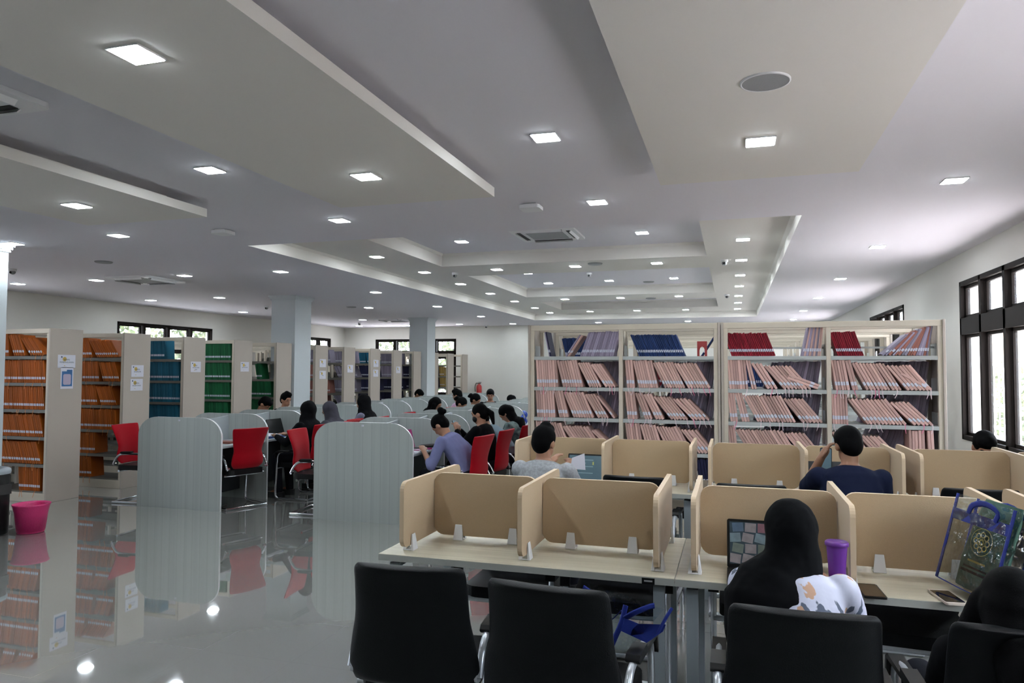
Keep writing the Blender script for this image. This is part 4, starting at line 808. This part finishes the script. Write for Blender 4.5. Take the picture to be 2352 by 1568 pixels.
def big_bag():
    t = thing('clear_tote_bag', 'clear plastic tote with royal blue trim and a dark green bag inside', 'bag', (.915, 3.34, .755), R(-66))
    T = Matrix.Translation((0, 0, .02)) @ Matrix.Rotation(R(-15), 4, 'X') @ Matrix.Rotation(R(3), 4, 'Y'); w_, h, d = .15, .36, .048
    mb = MB(); nn = 7
    for y, sg in ((-d, 1), (d, -1)):
        g = [[Vector((-w_ + 2 * w_ * i / nn, y + sg * random.uniform(-.010, .006), h * j / nn)) for i in range(nn + 1)] for j in range(nn + 1)]
        mb.add([v for r_ in g for v in r_], [(j * (nn + 1) + i, j * (nn + 1) + i + 1, (j + 1) * (nn + 1) + i + 1, (j + 1) * (nn + 1) + i) for i in range(nn) for j in range(nn)], 0, True, T)
    for x, sg in ((-w_, 1), (w_, -1)):
        g = [[Vector((x + sg * (random.uniform(0, .02) if 0 < i < 4 else 0), -d + 2 * d * i / 4, h * j / nn)) for i in range(5)] for j in range(nn + 1)]
        mb.add([v for r_ in g for v in r_], [(j * 5 + i, j * 5 + i + 1, (j + 1) * 5 + i + 1, (j + 1) * 5 + i) for i in range(4) for j in range(nn)], 0, True, T)
    mb.build('clear_film', 'film', t)
    tr = MB()
    for x in (-w_, w_):
        for y in (-d, d): strip(tr, [(x, y, 0), (x, y, h / 2), (x, y, h)], .009, T)
    for y in (-d, d): strip(tr, [(-w_, y, 0), (0, y, -.004), (w_, y, 0)], .006, T)
    tr.box(-w_, w_, -d - .0015, -d + .001, h - .105, h - .06, T=T); tr.box(-w_, w_, d - .001, d + .0015, h - .105, h - .06, T=T); tr.build('blue_trim', 'trim', t)
    hb = MB(); strip(hb, [(-.07, -d, h - .07), (-.04, -d - .015, h - .03), (.03, -d - .02, h - .01), (.09, -d - .015, h - .03), (.07, -d, h - .07)], .012, T); strip(hb, [(-.07, d, h - .07), (0, d - .02, h), (.1, d - .03, h - .005), (.15, d - .02, h - .06), (.07, d, h - .07)], .012, T); hb.build('handle', 'trim', t)
    ib = MB().loft([T @ Vector((.02, .0, .005)), T @ Vector((.02, .0, .12)), T @ Vector((.03, 0, .24)), T @ Vector((.04, 0, .33)), T @ Vector((.04, 0, .37))], [(.112, .040), (.115, .043), (.108, .040), (.10, .030), (.095, .012)], n=20, side=tuple(T.to_3x3() @ Vector((1, 0, 0))))
    ib.build('green_inner_bag', 'teal', t)
    em = MB(); E0 = T @ Matrix.Translation((.035, -.0505, .20)) @ Matrix.Rotation(math.pi / 2, 4, 'X')
    def ring(cx, cy, ro, ri):
        n = 20; em.add([(cx + r_ * math.cos(6.2832 * k / n), cy + r_ * math.sin(6.2832 * k / n), .0) for r_ in (ro, ri) for k in range(n)], [(k, (k + 1) % n, n + (k + 1) % n, n + k) for k in range(n)], 0, False, E0)
    for k in range(8): ring(.029 * math.cos(k * .7854), .029 * math.sin(k * .7854), .0125, .0085)
    ring(0, 0, .014, .006); ring(0, 0, .055, .0535); em.box(-.045, .045, -.086, -.078, 0, .0004, T=E0); em.build('gold_emblem', 'emb', t)
    MB().box(-.06, .06, -.112, -.104, 0, .0004, T=E0).box(-.07, .07, -.130, -.120, 0, .0004, T=E0).build('printed_lines', 'blackpl', t)
big_bag()
def small_bag():
    t = thing('clear_tote_bag', 'crumpled clear plastic tote with royal blue trim hanging on the chair arm', 'bag', (-.43, 2.80, .55), R(-10))
    mb = MB(); nn = 6
    for y0 in (-.035, .035):
        g = [[Vector(((-.04 + .05 * j / nn * 0) + (i / nn - .35) * (.10 + .22 * j / nn), y0 * (1 + .6 * j / nn) + random.uniform(-.01, .01), .02 + .22 * j / nn + .06 * (.3 - i / nn) * j / nn)) for i in range(nn + 1)] for j in range(nn + 1)]
        mb.add([v for r_ in g for v in r_], [(j * (nn + 1) + i, j * (nn + 1) + i + 1, (j + 1) * (nn + 1) + i + 1, (j + 1) * (nn + 1) + i) for i in range(nn) for j in range(nn)], 0, True)
    mb.build('clear_film', 'film', t); tr = MB()
    strip(tr, [(-.03, -.04, 0), (.0, -.05, .08), (.035, -.055, .16), (.05, -.05, .225)], .010); strip(tr, [(.17, -.05, .14), (.2, -.04, .20), (.22, -.03, .235)], .006); strip(tr, [(-.12, -.05, .27), (-.08, -.05, .25)], .008)
    tr.add([(.03, -.055, .13), (.13, -.05, .10), (.19, -.045, .15), (.2, -.04, .175), (.10, -.05, .165), (.045, -.055, .18)], [(0, 1, 2, 3, 4, 5)]); tr.add([(-.115, -.03, .20), (-.06, -.035, .17), (-.04, -.04, .21), (-.09, -.03, .235)], [(0, 1, 2, 3)])
    tr.build('blue_trim', 'trim', t); hb = MB(); strip(hb, [(.05, -.055, .18), (.09, -.075, .21), (.14, -.06, .235), (.16, -.05, .24)], .012); strip(hb, [(-.08, -.02, .13), (-.02, -.03, .15), (.03, -.04, .2)], .008); hb.build('handle', 'trim', t)
    MB().box(-.07, -.035, -.045, -.044, .09, .115).build('yellow_mark', 'emb', t)
small_bag()
# carrel desk things
def openbook(label, x, y, z, deg, w_=.36, d=.26, cover=None):
    t = thing('open_book', label, 'book', (x, y, z), R(deg))
    if cover: MB().box(-w_ / 2, w_ / 2, -d / 2, d / 2, 0, .028).build('book_cover', cover, t)
    z0 = .028 if cover else 0
    MB().prism([(-w_ / 2 + .01, z0), (w_ / 2 - .01, z0), (w_ / 2 - .01, z0 + .008), (w_ / 4, z0 + .02), (0, z0 + .01), (-w_ / 4, z0 + .02), (-w_ / 2 + .01, z0 + .008)], -d / 2 + .005, d / 2 - .005, 'y').build('pages', 'paper', t)
openbook('open white book in front of the woman in lavender', -3.40, 7.40, .7475, 80, .30, .30)
openbook('open book on a thick navy volume in the second shelf-side carrel', -5.92, 8.30, .7475, 86, .34, .26, 'bblue')
openbook('open book before the man in plaid', -6.75, 9.7, .7475, -90)
tag(bev(MB().prism(rrect(-.13, .13, -.09, .09, .02), 0, .02, 'z').build('tray', mat('brown_wood', (.20, .06, .04), .5), loc=(-5.98, 7.50, .748)), .005), 'flat reddish brown case on the first shelf-side carrel desk', 'case')
pch = MB().caps([(-.12, 0, .03), (.12, 0, .03)], [.028, .022]); o = melt(pch.build('pouch', 'blackpl', loc=(-3.36, 7.72, .7475), rot=(0, 0, R(70))), .006); tag(o, 'black soft pencil pouch beside the magenta laptop', 'pouch')
bb = MB()
for i in range(7): bb.ell((random.uniform(-.1, .1), random.uniform(-.1, .1), .1 + random.uniform(-.04, .12)), (.07, .06, .07))
tag(melt(bb.build('plastic_bag', mat('blue_plastic', (.02, .06, .38), .25), loc=(-3.40, 11.55, .7475)), .012), 'bright blue plastic bag on a middle-row carrel desk', 'bag')
# fire extinguisher on the end wall
fe = thing('fire_extinguisher', 'small red fire extinguisher hanging on the end wall', 'fire extinguisher', (-7.8, 21.90, .92)); M['fred'] = mat('red_enamel_paint', (.40, .015, .015), .3)
MB().lathe([(.0001, 0), (.075, 0), (.085, .02), (.085, .22), (.06, .27), (.025, .29), (.025, .31), (.0001, .31)]).build('cylinder_body', 'fred', fe)
MB().box(-.03, .06, -.012, .012, .31, .335).box(-.02, .08, -.008, .008, .345, .36).build('valve_handle', 'blackpl', fe)
MB().loft(curve_pts([(-.02, 0, .32), (-.10, 0, .32), (-.14, 0, .2), (-.13, 0, .05)]), [.011] * 16, n=8).build('hose', 'blackpl', fe); MB().box(-.03, .03, .08, .1, .05, .25).build('wall_bracket', 'blackpl', fe)
# bins
bn = thing('bin', 'black cylindrical bin with grey rim by the near column', 'bin', (-7.10, 5.40, 0))
MB().lathe([(.0001, .001), (.17, .001), (.175, .01), (.175, .60), (.17, .61)], n=40).build('bin_body', 'blackpl', bn); MB().lathe([(.18, .60), (.185, .62), (.18, .645), (.15, .66), (.12, .655), (.12, .60)], n=40).build('bin_rim', 'greymetal', bn)
MB().box(.10, .177, -.10, .10, .40, .50).build('bin_opening', 'dark', bn)
pb = thing('waste_basket', 'bright pink plastic waste basket on the floor', 'bin', (-6.80, 5.62, 0)); M['pk'] = mat('hot_pink_plastic', (.62, .03, .17), .4, bump=.3, bscale=60)
MB().lathe([(.0001, .002), (.115, .002), (.12, .008), (.132, .10), (.130, .11), (.136, .12), (.150, .22), (.153, .225), (.162, .27), (.172, .285), (.166, .290), (.155, .27), (.125, .02), (.0001, .012)], n=40).build('basket_body', 'pk', pb)
